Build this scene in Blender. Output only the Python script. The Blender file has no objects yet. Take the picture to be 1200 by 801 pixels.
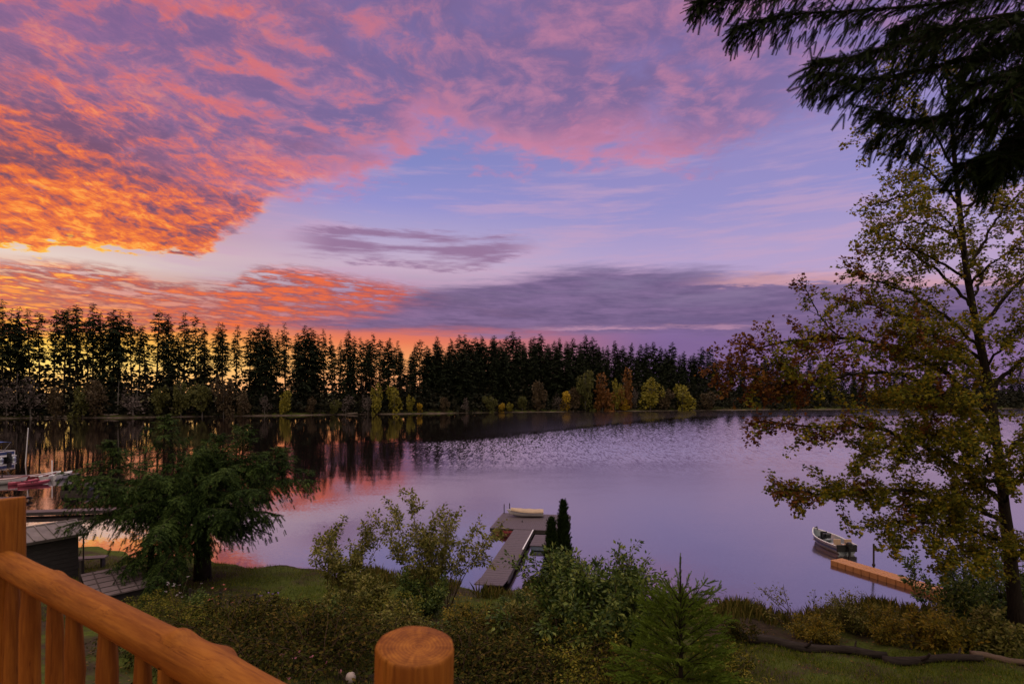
import bpy, math, random
import numpy as np
from mathutils import Vector, Matrix

R = math.radians
sc = bpy.context.scene
COL = sc.collection
FOC, HOR, EYE = 667.0, 460.0, 10.0          # lens in photo pixels, horizon row, eye height over the lake

# ------------------------------------------------------------------ camera
cam_data = bpy.data.cameras.new('camera')
cam = bpy.data.objects.new('camera', cam_data)
COL.objects.link(cam)
cam.location = (0, 0, EYE)
cam.rotation_euler = (R(90), 0, 0)
cam_data.sensor_width = 36
cam_data.lens = 20.01
cam_data.shift_y = (HOR - 400.5) / 1200
cam_data.clip_start = 0.05
cam_data.clip_end = 6000
cam_data.dof.use_dof = True
cam_data.dof.focus_distance = 45
cam_data.dof.aperture_fstop = 7.0
sc.camera = cam

sc.view_settings.view_transform = 'Standard'
sc.view_settings.look = 'None'
sc.view_settings.exposure = 0.0
sc.view_settings.gamma = 1.0
sc.cycles.max_bounces = 6
sc.cycles.transparent_max_bounces = 4
sc.cycles.caustics_reflective = False
sc.cycles.caustics_refractive = False
sc.cycles.use_denoising = True

SUN_AZ, SUN_EL = -44.0, 3.0                 # the afterglow stands behind the trees on the left


def s2l(c):
    o = []
    for v in c[:3]:
        v = v / 255.0
        o.append(v / 12.92 if v <= 0.04045 else ((v + 0.055) / 1.055) ** 2.4)
    return tuple(o)


def azel(px, py):
    a = math.atan((px - 600) / FOC)
    return math.degrees(a), math.degrees(math.atan((HOR - py) / FOC * math.cos(a)))


# ------------------------------------------------------------------ sky (world)
world = bpy.data.worlds.new('World')
sc.world = world
world.use_nodes = True
wt = world.node_tree
wt.nodes.clear()


class NT:
    """small helper that writes node maths as function calls"""
    def __init__(s, tree): s.t = tree
    def _set(s, sock, v):
        if hasattr(v, 'is_output'): s.t.links.new(v, sock)
        elif v is not None: sock.default_value = v
    def m(s, op, a, b=None, c=None, clamp=False):
        n = s.t.nodes.new('ShaderNodeMath'); n.operation = op; n.use_clamp = clamp
        s._set(n.inputs[0], a)
        if b is not None: s._set(n.inputs[1], b)
        if c is not None: s._set(n.inputs[2], c)
        return n.outputs[0]
    def add(s, a, b): return s.m('ADD', a, b)
    def sub(s, a, b): return s.m('SUBTRACT', a, b)
    def mul(s, a, b): return s.m('MULTIPLY', a, b)
    def mad(s, a, b, c): return s.m('MULTIPLY_ADD', a, b, c)
    def ss(s, v, lo, hi):
        n = s.t.nodes.new('ShaderNodeMapRange'); n.interpolation_type = 'SMOOTHSTEP'
        s._set(n.inputs[0], v); s._set(n.inputs[1], lo); s._set(n.inputs[2], hi)
        n.inputs[3].default_value = 0; n.inputs[4].default_value = 1
        return n.outputs[0]
    def comb(s, x, y, z=0.0):
        n = s.t.nodes.new('ShaderNodeCombineXYZ')
        for i, v in enumerate((x, y, z)): s._set(n.inputs[i], v)
        return n.outputs[0]
    def vm(s, op, a, b):
        n = s.t.nodes.new('ShaderNodeVectorMath'); n.operation = op
        s._set(n.inputs[0], a); s._set(n.inputs[1], b)
        return n.outputs[0]
    def noise(s, vec, scale, detail=6, rough=.6, dist=0.0, color=False):
        n = s.t.nodes.new('ShaderNodeTexNoise'); n.noise_dimensions = '3D'
        s._set(n.inputs['Vector'], vec); n.inputs['Scale'].default_value = scale
        n.inputs['Detail'].default_value = detail; n.inputs['Roughness'].default_value = rough
        n.inputs['Distortion'].default_value = dist
        return n.outputs[1 if color else 0]
    def ramp(s, f, stops, interp='LINEAR'):
        n = s.t.nodes.new('ShaderNodeValToRGB'); cr = n.color_ramp; cr.interpolation = interp
        stops = sorted(stops, key=lambda q: q[0])
        cr.elements[0].position = stops[0][0]; cr.elements[1].position = stops[-1][0]
        cr.elements[0].color = (*stops[0][1], 1); cr.elements[1].color = (*stops[-1][1], 1)
        for p, c in stops[1:-1]:
            e = cr.elements.new(p); e.color = (*c, 1)
        s._set(n.inputs[0], f)
        return n.outputs[0]
    def mix(s, f, a, b, blend='MIX'):
        n = s.t.nodes.new('ShaderNodeMix'); n.data_type = 'RGBA'; n.blend_type = blend
        s._set(n.inputs[0], f)
        for sock, v in ((n.inputs[6], a), (n.inputs[7], b)):
            if hasattr(v, 'is_output'): s.t.links.new(v, sock)
            else: sock.default_value = (*v[:3], 1)
        return n.outputs[2]
    def curve(s, f, pts):
        """value curve through pts (x, y); x and y are rescaled to 0..1 inside"""
        x0, x1 = pts[0][0], pts[-1][0]
        ys = [p[1] for p in pts]; y0, y1 = min(ys), max(ys)
        n = s.t.nodes.new('ShaderNodeFloatCurve'); c = n.mapping.curves[0]
        q = [((x - x0) / (x1 - x0), (y - y0) / (y1 - y0)) for x, y in pts]
        c.points[0].location = q[0]; c.points[1].location = q[-1]
        for p in q[1:-1]: c.points.new(*p)
        for p in c.points: p.handle_type = 'AUTO_CLAMPED'
        n.mapping.update()
        s._set(n.inputs[1], s.m('DIVIDE', s.sub(f, x0), x1 - x0, clamp=True))
        return s.mad(n.outputs[0], y1 - y0, y0)


def build_sky():
    g = NT(wt)
    tc = wt.nodes.new('ShaderNodeTexCoord')
    sep = wt.nodes.new('ShaderNodeSeparateXYZ'); wt.links.new(tc.outputs['Generated'], sep.inputs[0])
    x, y, z = sep.outputs
    deg = 180 / math.pi
    A = g.mul(g.m('ARCTAN2', x, y), deg)                       # azimuth from straight ahead, to the right
    E = g.mul(g.m('ARCSINE', z), deg)                          # elevation
    k = g.m('DIVIDE', 1.0, g.m('MAXIMUM', g.add(z, 0.07), 0.03))
    P = g.comb(g.mul(x, k), g.mul(y, k), 0.0)                  # flat cloud deck overhead, seen in perspective

    def ramp_el(stops, px):
        return g.ramp(g.m('DIVIDE', E, 60.0, clamp=True),
                      [(max(0, azel(px, py)[1]) / 60 if py is not None else 1.0, s2l(c)) for py, c in stops])
    left = ramp_el([(452, (250, 190, 120)), (425, (255, 222, 120)), (400, (255, 200, 85)), (375, (252, 150, 52)), (345, (244, 140, 66)),
                    (322, (226, 176, 150)), (300, (228, 208, 200)), (250, (200, 150, 160)), (150, (180, 130, 165)),
                    (60, (165, 120, 165)), (0, (150, 100, 150)), (None, (220, 175, 205))], 70)
    mid = ramp_el([(452, (250, 170, 120)), (425, (250, 170, 105)), (400, (236, 122, 88)), (384, (204, 106, 106)), (372, (158, 102, 132)), (345, (160, 130, 165)),
                   (315, (202, 176, 200)), (285, (186, 170, 206)), (240, (150, 147, 208)), (190, (132, 137, 199)),
                   (100, (126, 120, 180)), (0, (122, 106, 160)), (None, (215, 180, 215))], 480)
    right = ramp_el([(452, (140, 110, 155)), (400, (126, 98, 150)), (380, (136, 108, 160)), (340, (190, 164, 202)), (290, (178, 160, 206)),
                     (235, (152, 146, 204)), (170, (148, 138, 196)), (90, (136, 124, 182)), (0, (130, 112, 170)), (None, (205, 180, 220))], 880)
    base = g.mix(g.ss(A, -42, -12), left, mid)
    base = g.mix(g.ss(A, -12, 16), base, right)

    warp = g.noise(P, 1.3, 4, .6, color=True)
    Pw = g.vm('ADD', P, g.vm('MULTIPLY', g.vm('SUBTRACT', warp, (.5, .5, .5)), (.35, .35, 0)))
    n_big = g.noise(Pw, 1.6, 6, .6)
    n_mid = g.noise(Pw, 4.2, 8, .62)
    n_fine = g.noise(Pw, 9.5, 6, .66)
    sunward = (math.sin(R(SUN_AZ)), math.cos(R(SUN_AZ)), 0)
    Ps = g.vm('ADD', Pw, tuple(c * .055 for c in sunward))
    n_sun = g.noise(Ps, 4.2, 8, .62)
    lit = g.sub(n_mid, n_sun)                                  # >0 on the side of a billow that faces the glow
    # long thin streaks, for the low bands
    St = g.comb(g.mul(A, .055), g.mul(E, .55), g.mul(n_big, .35))
    n_st = g.noise(St, 1.6, 7, .6)
    St2 = g.comb(g.mul(A, .20), g.add(g.mul(E, 1.3), g.mul(A, .06)), 3.7)
    n_st2 = g.noise(St2, 2.0, 7, .62)

    def band(lo_pts, hi_pts, wob, soft_lo, soft_hi, nz):
        """mask between two px curves, edges wobbling with noise nz"""
        lo = g.curve(A, [azel(*p) for p in lo_pts]); hi = g.curve(A, [azel(*p) for p in hi_pts])
        w = g.mul(g.sub(nz, .5), wob)
        e = g.add(E, w)
        return g.mul(g.ss(g.sub(e, lo), -soft_lo, soft_lo), g.ss(g.sub(hi, e), -soft_hi, soft_hi))

    # thin white veil over the right half
    veil = g.mul(g.ss(n_st, .44, .66), g.mul(g.ss(E, 4, 10), g.sub(1.0, g.ss(E, 19, 25))))
    base = g.mix(g.mul(veil, .5), base, s2l((204, 164, 194)))

    # broken violet and pink deck over the whole upper sky
    edgeB = g.curve(A, [azel(*p) for p in ((-200, 330), (0, 265), (250, 235), (400, 225), (470, 190), (520, 165), (560, 186), (700, 188), (830, 192), (900, 150), (1000, 110), (1300, 120))])
    hB = g.sub(g.add(E, g.add(g.mul(g.sub(n_mid, .5), 10.0), g.mul(g.sub(n_fine, .5), 5.0))), edgeB)  # degrees above the lower rim of the deck
    mB = g.mul(g.ss(hB, -1.0, 2.4), g.ss(g.add(n_big, g.mul(g.sub(n_mid, .5), .6)), .20, .50))
    mB = g.mul(mB, g.sub(1.0, g.mul(g.ss(A, 15, 30), .45)))
    litB = g.ss(g.add(g.mul(lit, 1.1), g.mad(g.sub(n_fine, .5), .85, g.mul(g.sub(n_mid, .5), .5))), -.16, .30)
    colB = g.mix(litB, s2l((122, 100, 148)), s2l((192, 126, 156)))
    pinkrim = g.mul(g.sub(1.0, g.ss(hB, .5, 4.5)), g.sub(1.0, g.ss(A, 14, 24)))
    colB = g.mix(g.mul(pinkrim, .85), colB, s2l((228, 132, 152)))
    hot = g.mul(g.sub(1.0, g.ss(A, -28, 2)), g.ss(g.add(lit, g.mul(g.sub(n_fine, .5), .35)), -.02, .16))
    colB = g.mix(g.mul(hot, .85), colB, s2l((226, 108, 100)))
    sky = g.mix(g.mul(mB, .80), base, colB)

    # low bands: orange ripples left, slate violet bar to the right
    mD = band(((-100, 395), (0, 392), (300, 384), (420, 382), (500, 372), (560, 372)), ((-100, 300), (0, 306), (120, 312), (200, 330), (270, 330), (330, 312), (420, 326), (480, 336), (520, 342), (560, 346)), 3.0, .35, .6, n_st2)
    mD = g.mul(mD, g.mul(g.ss(n_st2, .36, .52), g.sub(1.0, g.ss(A, -12, -5))))
    ripD = g.ss(g.add(n_st2, g.mul(lit, .5)), .42, .66)
    colD = g.mix(ripD, s2l((150, 84, 98)), s2l((240, 108, 60)))
    colD = g.mix(g.mul(g.ss(ripD, .6, 1.0), g.sub(1.0, g.ss(A, -42, -28))), colD, s2l((255, 178, 74)))
    colD = g.mix(g.mul(g.ss(A, -24, -9), .55), colD, s2l((196, 92, 92)))
    sky = g.mix(mD, sky, colD)
    mF = band(((250, 305), (330, 303), (420, 305), (520, 315), (600, 300), (640, 290)), ((250, 285), (330, 272), (420, 266), (520, 270), (600, 276), (640, 284)), 3.2, .4, .5, n_st2)
    mF = g.mul(mF, g.mul(g.ss(n_st, .40, .60), g.mul(g.ss(A, -23, -17), g.sub(1.0, g.ss(A, -2, 4)))))
    sky = g.mix(g.mul(mF, .75), sky, s2l((134, 96, 138)))
    mC = band(((150, 392), (300, 386), (430, 388), (520, 388), (640, 388), (800, 390), (1000, 392), (1300, 390)), ((150, 384), (300, 376), (430, 366), (500, 344), (580, 330), (700, 314), (800, 318), (880, 326), (1000, 326), (1300, 330)), 4.4, .8, .9, n_st)
    mC = g.mul(mC, g.ss(A, -28, -15))
    colC = g.mix(g.ss(g.mad(n_st2, .4, g.mul(n_st, .6)), .34, .66), s2l((88, 74, 116)), s2l((132, 106, 150)))
    sky = g.mix(g.mul(mC, g.mad(g.ss(n_st, .30, .55), .26, .68)), sky, colC)
    slit = g.mul(band(((560, 387), (700, 386), (850, 385), (1000, 386), (1200, 386)), ((560, 384), (700, 382), (850, 380), (1000, 382), (1200, 382)), 1.5, .16, .2, n_st2), g.mul(g.ss(A, -1, 6), g.sub(1.0, g.ss(A, 19, 26))))
    slit = g.mul(slit, g.ss(n_st, .38, .55))
    sky = g.mix(g.mul(slit, .6), sky, s2l((206, 152, 178)))
    slit2 = g.mul(band(((780, 334), (850, 333), (960, 331), (1100, 334), (1300, 338)), ((780, 330), (850, 323), (960, 320), (1100, 326), (1300, 330)), 2.0, .2, .5, n_st2), g.ss(A, 15, 23))
    sky = g.mix(g.mul(slit2, .6), sky, s2l((226, 166, 168)))

    # the burning altocumulus bank on the left
    edgeA = g.curve(A, [azel(*p) for p in ((-250, 330), (-60, 300), (20, 293), (45, 299), (62, 288), (100, 291), (150, 298), (190, 299), (228, 306), (246, 300), (262, 285), (300, 266), (325, 240), (380, 225), (420, 205), (470, 190))])
    jag = g.noise(Pw, 9.0, 5, .6)
    hA = g.sub(g.add(g.add(E, g.mul(g.sub(jag, .5), 3.4)), g.mul(g.sub(n_mid, .5), 1.6)), edgeA)
    right_fade = g.sub(1.0, g.ss(g.add(A, g.add(g.mul(g.sub(n_mid, .5), 22), g.mul(g.sub(n_fine, .5), 16))), -27, -14))
    top_fade = g.sub(1.0, g.mul(g.ss(g.add(E, g.mul(g.sub(n_big, .5), 22)), 17, 27), .75))
    mA = g.mul(g.mul(g.ss(hA, -.05, g.mad(g.ss(A, -36, -22), 1.6, .28)), right_fade), g.mul(top_fade, g.ss(n_mid, .20, .40)))
    # woolly cells with burning filaments between them, drawn out towards the lower right
    al, ac = g.sub(A, g.mul(E, .5)), g.add(E, g.mul(A, .26))
    wv = g.vm('MULTIPLY', g.vm('SUBTRACT', warp, (.5, .5, .5)), (.9, .9, 0))
    c1 = g.vm('ADD', g.comb(g.mul(al, .20), g.mul(ac, .52), 5.1), wv)
    r1 = g.m('SUBTRACT', 1.0, g.mul(g.m('ABSOLUTE', g.sub(g.noise(c1, 1.0, 5, .62, .5), .5)), 6.5), clamp=True)
    r2 = g.m('SUBTRACT', 1.0, g.mul(g.m('ABSOLUTE', g.sub(g.noise(c1, 2.6, 5, .62, .4), .5)), 6.0), clamp=True)
    patch = g.noise(c1, .45, 3, .5)
    glow = g.add(g.mul(r1, .34), g.mul(r2, .36))
    glow = g.add(glow, g.add(g.mul(lit, 1.3), g.mul(g.sub(n_fine, .5), .55)))
    glow = g.add(glow, g.mul(g.sub(patch, .5), 1.5))
    glow = g.add(glow, g.mul(g.sub(1.0, g.ss(hA, 0, 2.6)), .22))
    glow = g.add(glow, g.mul(g.sub(1.0, g.ss(g.add(E, g.mul(A, .55)), -14, 4)), .22))
    colA = g.ramp(g.m('ADD', g.mul(glow, 1.3), -.32, clamp=True), [(0, s2l((116, 72, 98))), (.25, s2l((150, 82, 92))), (.5, s2l((210, 96, 70))), (.75, s2l((244, 120, 56))), (1, s2l((255, 164, 70)))])
    cool = g.mul(g.ss(g.add(E, g.mul(A, .35)), 1, 13), .85)
    colA2 = g.ramp(g.m('ADD', g.mul(glow, 1.25), -.16, clamp=True), [(0, s2l((124, 90, 130))), (.4, s2l((160, 104, 140))), (.75, s2l((226, 114, 104))), (1, s2l((248, 138, 104)))])
    colA = g.mix(cool, colA, colA2)
    rim = g.mul(g.sub(1.0, g.ss(hA, .05, .62)), g.sub(1.0, g.ss(A, -30, -19)))
    colA = g.mix(rim, colA, s2l((255, 200, 66)))
    sky = g.mix(mA, sky, colA)

    # behind the viewer and overhead: unseen sky, brightened to light the foreground
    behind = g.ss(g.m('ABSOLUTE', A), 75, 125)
    sky = g.mix(g.mul(behind, g.ss(E, -2, 6)), sky, BACK_SKY_FILL)
    sky = g.mix(g.ss(E, 40, 62), sky, ZENITH_SKY_FILL)
    ground = g.sub(1.0, g.ss(E, -6, -.5))
    sky = g.mix(ground, sky, (.02, .015, .02))

    nis = wt.nodes.new('ShaderNodeTexSky'); nis.sky_type = 'NISHITA'; nis.sun_disc = False
    nis.sun_elevation = R(SUN_EL); nis.sun_rotation = R(SUN_AZ)
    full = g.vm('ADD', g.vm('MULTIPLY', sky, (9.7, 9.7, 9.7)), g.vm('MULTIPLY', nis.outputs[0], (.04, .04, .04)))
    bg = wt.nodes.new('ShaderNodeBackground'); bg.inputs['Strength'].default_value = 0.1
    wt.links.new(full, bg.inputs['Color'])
    out = wt.nodes.new('ShaderNodeOutputWorld')
    wt.links.new(bg.outputs[0], out.inputs['Surface'])
    world.cycles.sampling_method = 'MANUAL'
    world.cycles.sample_map_resolution = 1024


BACK_SKY_FILL = (.72, .58, .46)
ZENITH_SKY_FILL = (2.1, 1.72, 1.45)  # set well above the visible sky as fill light for the near bank
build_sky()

# ------------------------------------------------------------------ sun: the weak warm afterglow low on the left
sun_data = bpy.data.lights.new('sun', 'SUN')
sun_data.energy = 0.12
sun_data.angle = R(40)
sun_data.color = (1.0, .50, .22)
sun = bpy.data.objects.new('sun', sun_data)
COL.objects.link(sun)
d = Vector((math.sin(R(SUN_AZ)) * math.cos(R(SUN_EL)), math.cos(R(SUN_AZ)) * math.cos(R(SUN_EL)), math.sin(R(SUN_EL))))
sun.rotation_euler = (-d).to_track_quat('-Z', 'Y').to_euler()

# ------------------------------------------------------------------ helpers
def W(px, py, Y):
    """photo pixel at distance Y -> place in the world"""
    return Vector(((px - 600) / FOC * Y, Y, EYE - (py - HOR) / FOC * Y))


def tag(o, label=None, cat=None, group=None, kind=None):
    if label: o['label'] = label
    if cat: o['category'] = cat
    if group: o['group'] = group
    if kind: o['kind'] = kind
    return o


def empty(name, loc, label=None, cat=None, group=None, rz=0.0):
    o = bpy.data.objects.new(name, None)
    COL.objects.link(o)
    o.empty_display_size = .2
    o.location = loc
    o.rotation_euler = (0, 0, rz)
    return tag(o, label, cat, group)


def copy_tree(o, parent=None):
    c = o.copy()
    COL.objects.link(c)
    if parent: c.parent = parent
    for ch in list(o.children): copy_tree(ch, c)
    return c


class MB:
    """collects geometry, then links it as ONE mesh object"""
    def __init__(s): s.v, s.p, s.n = [], [], 0

    def add(s, V, F, mat=0):
        V = np.asarray(V, float).reshape(-1, 3)
        for f in (F if isinstance(F, list) and len(F) and isinstance(F[0], np.ndarray) else [np.asarray(F, int)]):
            s.p.append((f + s.n, mat))
        s.v.append(V); s.n += len(V)

    def inst(s, T, M, P, mat=0):
        """template T=(verts, [face arrays]) at every matrix M (n,3,3) and place P (n,3)"""
        TV, TF = T
        P = np.asarray(P, float).reshape(-1, 3)
        if len(P) == 0: return
        V = np.einsum('nij,kj->nki', M, TV) + P[:, None, :]
        off = (np.arange(len(P)) * len(TV))[:, None, None]
        for f in TF:
            s.p.append(((f[None] + off).reshape(-1, f.shape[1]) + s.n, mat))
        s.v.append(V.reshape(-1, 3)); s.n += len(P) * len(TV)

    def tube(s, pts, rad, n=6, cap=True, mat=0, wob=0.0, rng=None):
        pts = np.asarray(pts, float); k = len(pts)
        rad = np.broadcast_to(np.asarray(rad, float), (k,))
        t = np.gradient(pts, axis=0); t /= np.linalg.norm(t, axis=1)[:, None] + 1e-9
        ref = np.array([0, 0, 1.0]) if abs(t[:, 2]).mean() < .8 else np.array([1.0, 0, 0])
        a = np.cross(t, ref); a /= np.linalg.norm(a, axis=1)[:, None] + 1e-9
        b = np.cross(t, a)
        th = np.linspace(0, 2 * np.pi, n, endpoint=False)
        rr = rad[:, None] * np.ones((k, n))
        if wob and rng is not None: rr = rr * (1 + rng.normal(0, wob, (k, n)))
        V = pts[:, None] + rr[:, :, None] * (np.cos(th)[None, :, None] * a[:, None] + np.sin(th)[None, :, None] * b[:, None])
        i = np.arange(k - 1)[:, None] * n; j = np.arange(n)[None]; j2 = (j + 1) % n
        F = np.stack([i + j, i + n + j, i + n + j2, i + j2], -1).reshape(-1, 4)
        base = s.n
        s.add(V.reshape(-1, 3), F, mat)
        if cap:
            s.p.append((np.arange(n)[None] + base, mat))
            s.p.append((np.arange(n)[None, ::-1] + base + (k - 1) * n, mat))

    def box(s, c, size, rz=0.0, mat=0, rx=0.0):
        x, y, z = (q / 2 for q in size)
        V = np.array([(-x, -y, -z), (x, -y, -z), (x, y, -z), (-x, y, -z), (-x, -y, z), (x, -y, z), (x, y, z), (-x, y, z)])
        M = np.array(Matrix.Rotation(rz, 3, 'Z') @ Matrix.Rotation(rx, 3, 'X'))
        s.add(V @ M.T + np.asarray(c, float), [(0, 3, 2, 1), (4, 5, 6, 7), (0, 1, 5, 4), (1, 2, 6, 5), (2, 3, 7, 6), (3, 0, 4, 7)], mat)

    def build(s, name, mats, parent=None, smooth=False):
        me = bpy.data.meshes.new(name)
        V = np.concatenate(s.v) if s.v else np.zeros((0, 3))
        me.vertices.add(len(V)); me.vertices.foreach_set('co', V.astype(np.float32).ravel())
        loops = np.concatenate([f.ravel() for f, _ in s.p]).astype(np.int32)
        tot = np.concatenate([np.full(len(f), f.shape[1]) for f, _ in s.p]).astype(np.int32)
        mi = np.concatenate([np.full(len(f), m) for f, m in s.p]).astype(np.int32)
        me.loops.add(len(loops)); me.loops.foreach_set('vertex_index', loops)
        me.polygons.add(len(tot))
        me.polygons.foreach_set('loop_start', np.concatenate([[0], np.cumsum(tot)[:-1]]).astype(np.int32))
        me.polygons.foreach_set('loop_total', tot)
        me.polygons.foreach_set('material_index', mi)
        me.polygons.foreach_set('use_smooth', np.full(len(tot), bool(smooth)))
        for m in (mats if isinstance(mats, (list, tuple)) else [mats]): me.materials.append(m)
        me.update(calc_edges=True); me.validate()
        o = bpy.data.objects.new(name, me)
        COL.objects.link(o)
        if parent: o.parent = parent
        return o


def bevel(o, w, seg=2):
    m = o.modifiers.new('bevel', 'BEVEL'); m.width = w; m.segments = seg; m.limit_method = 'ANGLE'
    return o


def frames(D, up=(0, 0, 1), roll=None, size=1.0):
    """matrices whose y axis is D and whose z axis leans to up, rolled and scaled"""
    D = np.asarray(D, float); D = D / (np.linalg.norm(D, axis=1)[:, None] + 1e-9)
    up = np.broadcast_to(np.asarray(up, float), D.shape)
    x = np.cross(D, up); x /= np.linalg.norm(x, axis=1)[:, None] + 1e-9
    z = np.cross(x, D)
    if roll is not None:
        c, s_ = np.cos(roll)[:, None], np.sin(roll)[:, None]
        x, z = x * c + z * s_, z * c - x * s_
    M = np.stack([x, D, z], -1)
    sz = np.asarray(size, float)
    return M * (sz[:, None, None] if sz.ndim else sz)


# leaf and spray shapes (y is the way they grow)
def _tmpl(V, *F): return (np.array(V, float), [np.array(f, int) for f in F])
LEAF = _tmpl([(0, 0, 0), (-.27, .45, .07), (0, 1, -.05), (.27, .45, .07)], [(0, 3, 2), (0, 2, 1)])
_ml = [(.10, .02), (.36, -.10), (.34, .14), (.66, .30), (.46, .42), (.50, .66), (.24, .56), (0, 1.02)]
_mv = [(0, 0, 0)] + [(x, y, .10 * abs(x)) for x, y in _ml] + [(-x, y, .10 * abs(x)) for x, y in _ml[:-1][::-1]]
MAPLE = _tmpl(_mv, [tuple(range(len(_mv)))])
CLUMP = _tmpl([(0, 0, 0), (-.42, .35, .1), (-.2, .85, -.05), (.1, 1.0, .08), (.38, .6, -.06), (.3, .15, .05)], [(0, 5, 4, 3, 2, 1)])
SPRAY_FAR = _tmpl([(0, 0, 0), (-.2, .35, -.05), (0, 1, -.12), (.2, .35, -.05)], [(0, 3, 2, 1)])


def _comb(n, blade, w, spread, tip=.35):
    V, F = [(-w * .4, 0, 0), (w * .4, 0, 0), (w * .2, 1, -.03), (-w * .2, 1, -.03)], [(0, 1, 2, 3)]
    for i in range(n):
        y = .05 + .9 * i / (n - 1)
        L = blade * (1 - tip * (y ** 2))
        for sx in (-1, 1):
            a = R(spread); b = len(V)
            ex, ey = sx * math.sin(a) * L, math.cos(a) * L
            V += [(0, y - w, 0), (0, y + w, 0), (ex, y + ey, -.25 * L + .1 * L * (i % 2))]
            F.append((b, b + 1, b + 2))
    return _tmpl(V, [f for f in F if len(f) == 4], [f for f in F if len(f) == 3])
SPRAY_MID = _comb(6, .42, .085, 48)
TWIG_SOFT = _comb(16, .22, .034, 58, .2)
TWIG_NEAR = _comb(20, .16, .024, 56, .3)


# ------------------------------------------------------------------ materials
def new_mat(name):
    m = bpy.data.materials.new(name); m.use_nodes = True
    t = m.node_tree; b = t.nodes['Principled BSDF']
    return m, NT(t), b


def leaf_mat(name, cols, trans=.3, rough=.6, spec=.25, noise_scale=None):
    """foliage: colour differs from leaf to leaf, some light comes through"""
    m, g, b = new_mat(name); t = m.node_tree
    geo = t.nodes.new('ShaderNodeNewGeometry')
    n = len(cols)
    f = geo.outputs['Random Per Island']
    if noise_scale:
        tc = t.nodes.new('ShaderNodeTexCoord')
        f = g.m('MULTIPLY_ADD', g.sub(g.noise(tc.outputs['Object'], noise_scale, 2, .5), .5), 1.4, f, clamp=True)
    c = g.ramp(f, [(i / max(1, n - 1), q) for i, q in enumerate(cols)])
    t.links.new(c, b.inputs['Base Color'])
    b.inputs['Roughness'].default_value = rough
    b.inputs['Specular IOR Level'].default_value = spec
    if trans:
        tr = t.nodes.new('ShaderNodeBsdfTranslucent'); t.links.new(c, tr.inputs['Color'])
        mx = t.nodes.new('ShaderNodeMixShader'); mx.inputs[0].default_value = trans
        t.links.new(b.outputs[0], mx.inputs[1]); t.links.new(tr.outputs[0], mx.inputs[2])
        t.links.new(mx.outputs[0], t.nodes['Material Output'].inputs['Surface'])
    return m


def plain(name, col, rough=.6, metal=0.0, var=.25, scale=8.0, stretch=(1, 1, 1), bump=0.0, spec=.4, col2=None):
    """surface with mottling and a little relief"""
    m, g, b = new_mat(name); t = m.node_tree
    tc = t.nodes.new('ShaderNodeTexCoord')
    v = g.vm('MULTIPLY', tc.outputs['Object'], stretch)
    n = g.noise(v, scale, 6, .62)
    lo = tuple(c * (1 - var) for c in col); hi = tuple(min(1, c * (1 + var)) for c in (col2 or col))
    t.links.new(g.ramp(n, [(.3, lo), (.7, hi)]), b.inputs['Base Color'])
    b.inputs['Roughness'].default_value = rough; b.inputs['Metallic'].default_value = metal
    b.inputs['Specular IOR Level'].default_value = spec
    if bump:
        bp = t.nodes.new('ShaderNodeBump'); bp.inputs['Strength'].default_value = .6; bp.inputs['Distance'].default_value = bump
        t.links.new(n, bp.inputs['Height']); t.links.new(bp.outputs[0], b.inputs['Normal'])
    return m


BARK = plain('bark', (.024, .018, .015), .9, var=.5, scale=6, stretch=(3, 3, .6), bump=.03, spec=.05)
BARK_GREY = plain('grey_bark', (.13, .11, .10), .9, var=.45, scale=6, stretch=(2, 2, .5), bump=.02)
BARK_RED = plain('reddish_bark', (.09, .042, .022), .9, var=.5, scale=7, stretch=(3, 3, .6), bump=.03)
STEM = plain('stem', (.07, .045, .025), .85, var=.4)
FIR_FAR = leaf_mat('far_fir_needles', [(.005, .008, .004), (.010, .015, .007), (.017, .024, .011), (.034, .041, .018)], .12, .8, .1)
FIR_NEAR = leaf_mat('fir_needles', [(.007, .014, .004), (.015, .029, .008), (.032, .058, .013), (.085, .125, .030)], .25, .7, .06, .8)
FIR_DARK = leaf_mat('dark_fir_needles', [(.005, .009, .003), (.011, .018, .005), (.020, .030, .008)], .2, .8, .03)

# ------------------------------------------------------------------ ground and lake
NEAR_X = [-400, -80, -40, -26, -15, -8, 0, 6, 12, 20, 40, 80, 400]
NEAR_Y = [110, 60, 42, 36, 33, 31, 28.6, 26.6, 25.4, 26, 30, 45, 110]
FAR_X = [-800, -257, -200, -155, -111, -60, 0, 70, 150, 263, 444, 900]
FAR_Y = [120, 188, 222, 230, 247, 267, 290, 310, 333, 351, 372, 420]
PT = [-400, -60, -6, -1, 0, 1.5, 3, 6, 10, 14, 18, 24, 40, 200, 600]
PZC = [-4, -3, -1.5, -.3, .03, .5, .75, 1.15, 1.9, 2.9, 3.8, 4.6, 5.2, 8, 10]
PZL = [-4, -3, -1.5, -.3, .03, .35, .55, .85, 1.25, 2.1, 3.1, 4.3, 5.2, 8, 10]


def ground_z(x, y):
    x = np.asarray(x, float); y = np.asarray(y, float)
    t = np.interp(x, NEAR_X, NEAR_Y) - y + .5 * np.sin(x * .9) + .25 * np.sin(x * 2.3 + 1)
    f = np.clip((x + 9) / 6, 0, 1)
    near = np.interp(t, PT, PZC) * f + np.interp(t, PT, PZL) * (1 - f)
    near = near + np.where(t > 1, .06 * np.sin(x * 1.7 + y * .6) * np.sin(y * 1.3) + .03 * np.sin(x * 4.1) * np.sin(y * 3.7 + x), 0)
    u = y - np.interp(x, FAR_X, FAR_Y) + 1.6 * np.sin(x * .11) + .9 * np.sin(x * .31)
    far = np.interp(u, [-60, -5, 0, 3, 8, 25, 80, 400, 2000], [-4, -.6, .02, .8, 1.6, 3.0, 5.0, 7.0, 9.0])
    return np.maximum(near, far)


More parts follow.
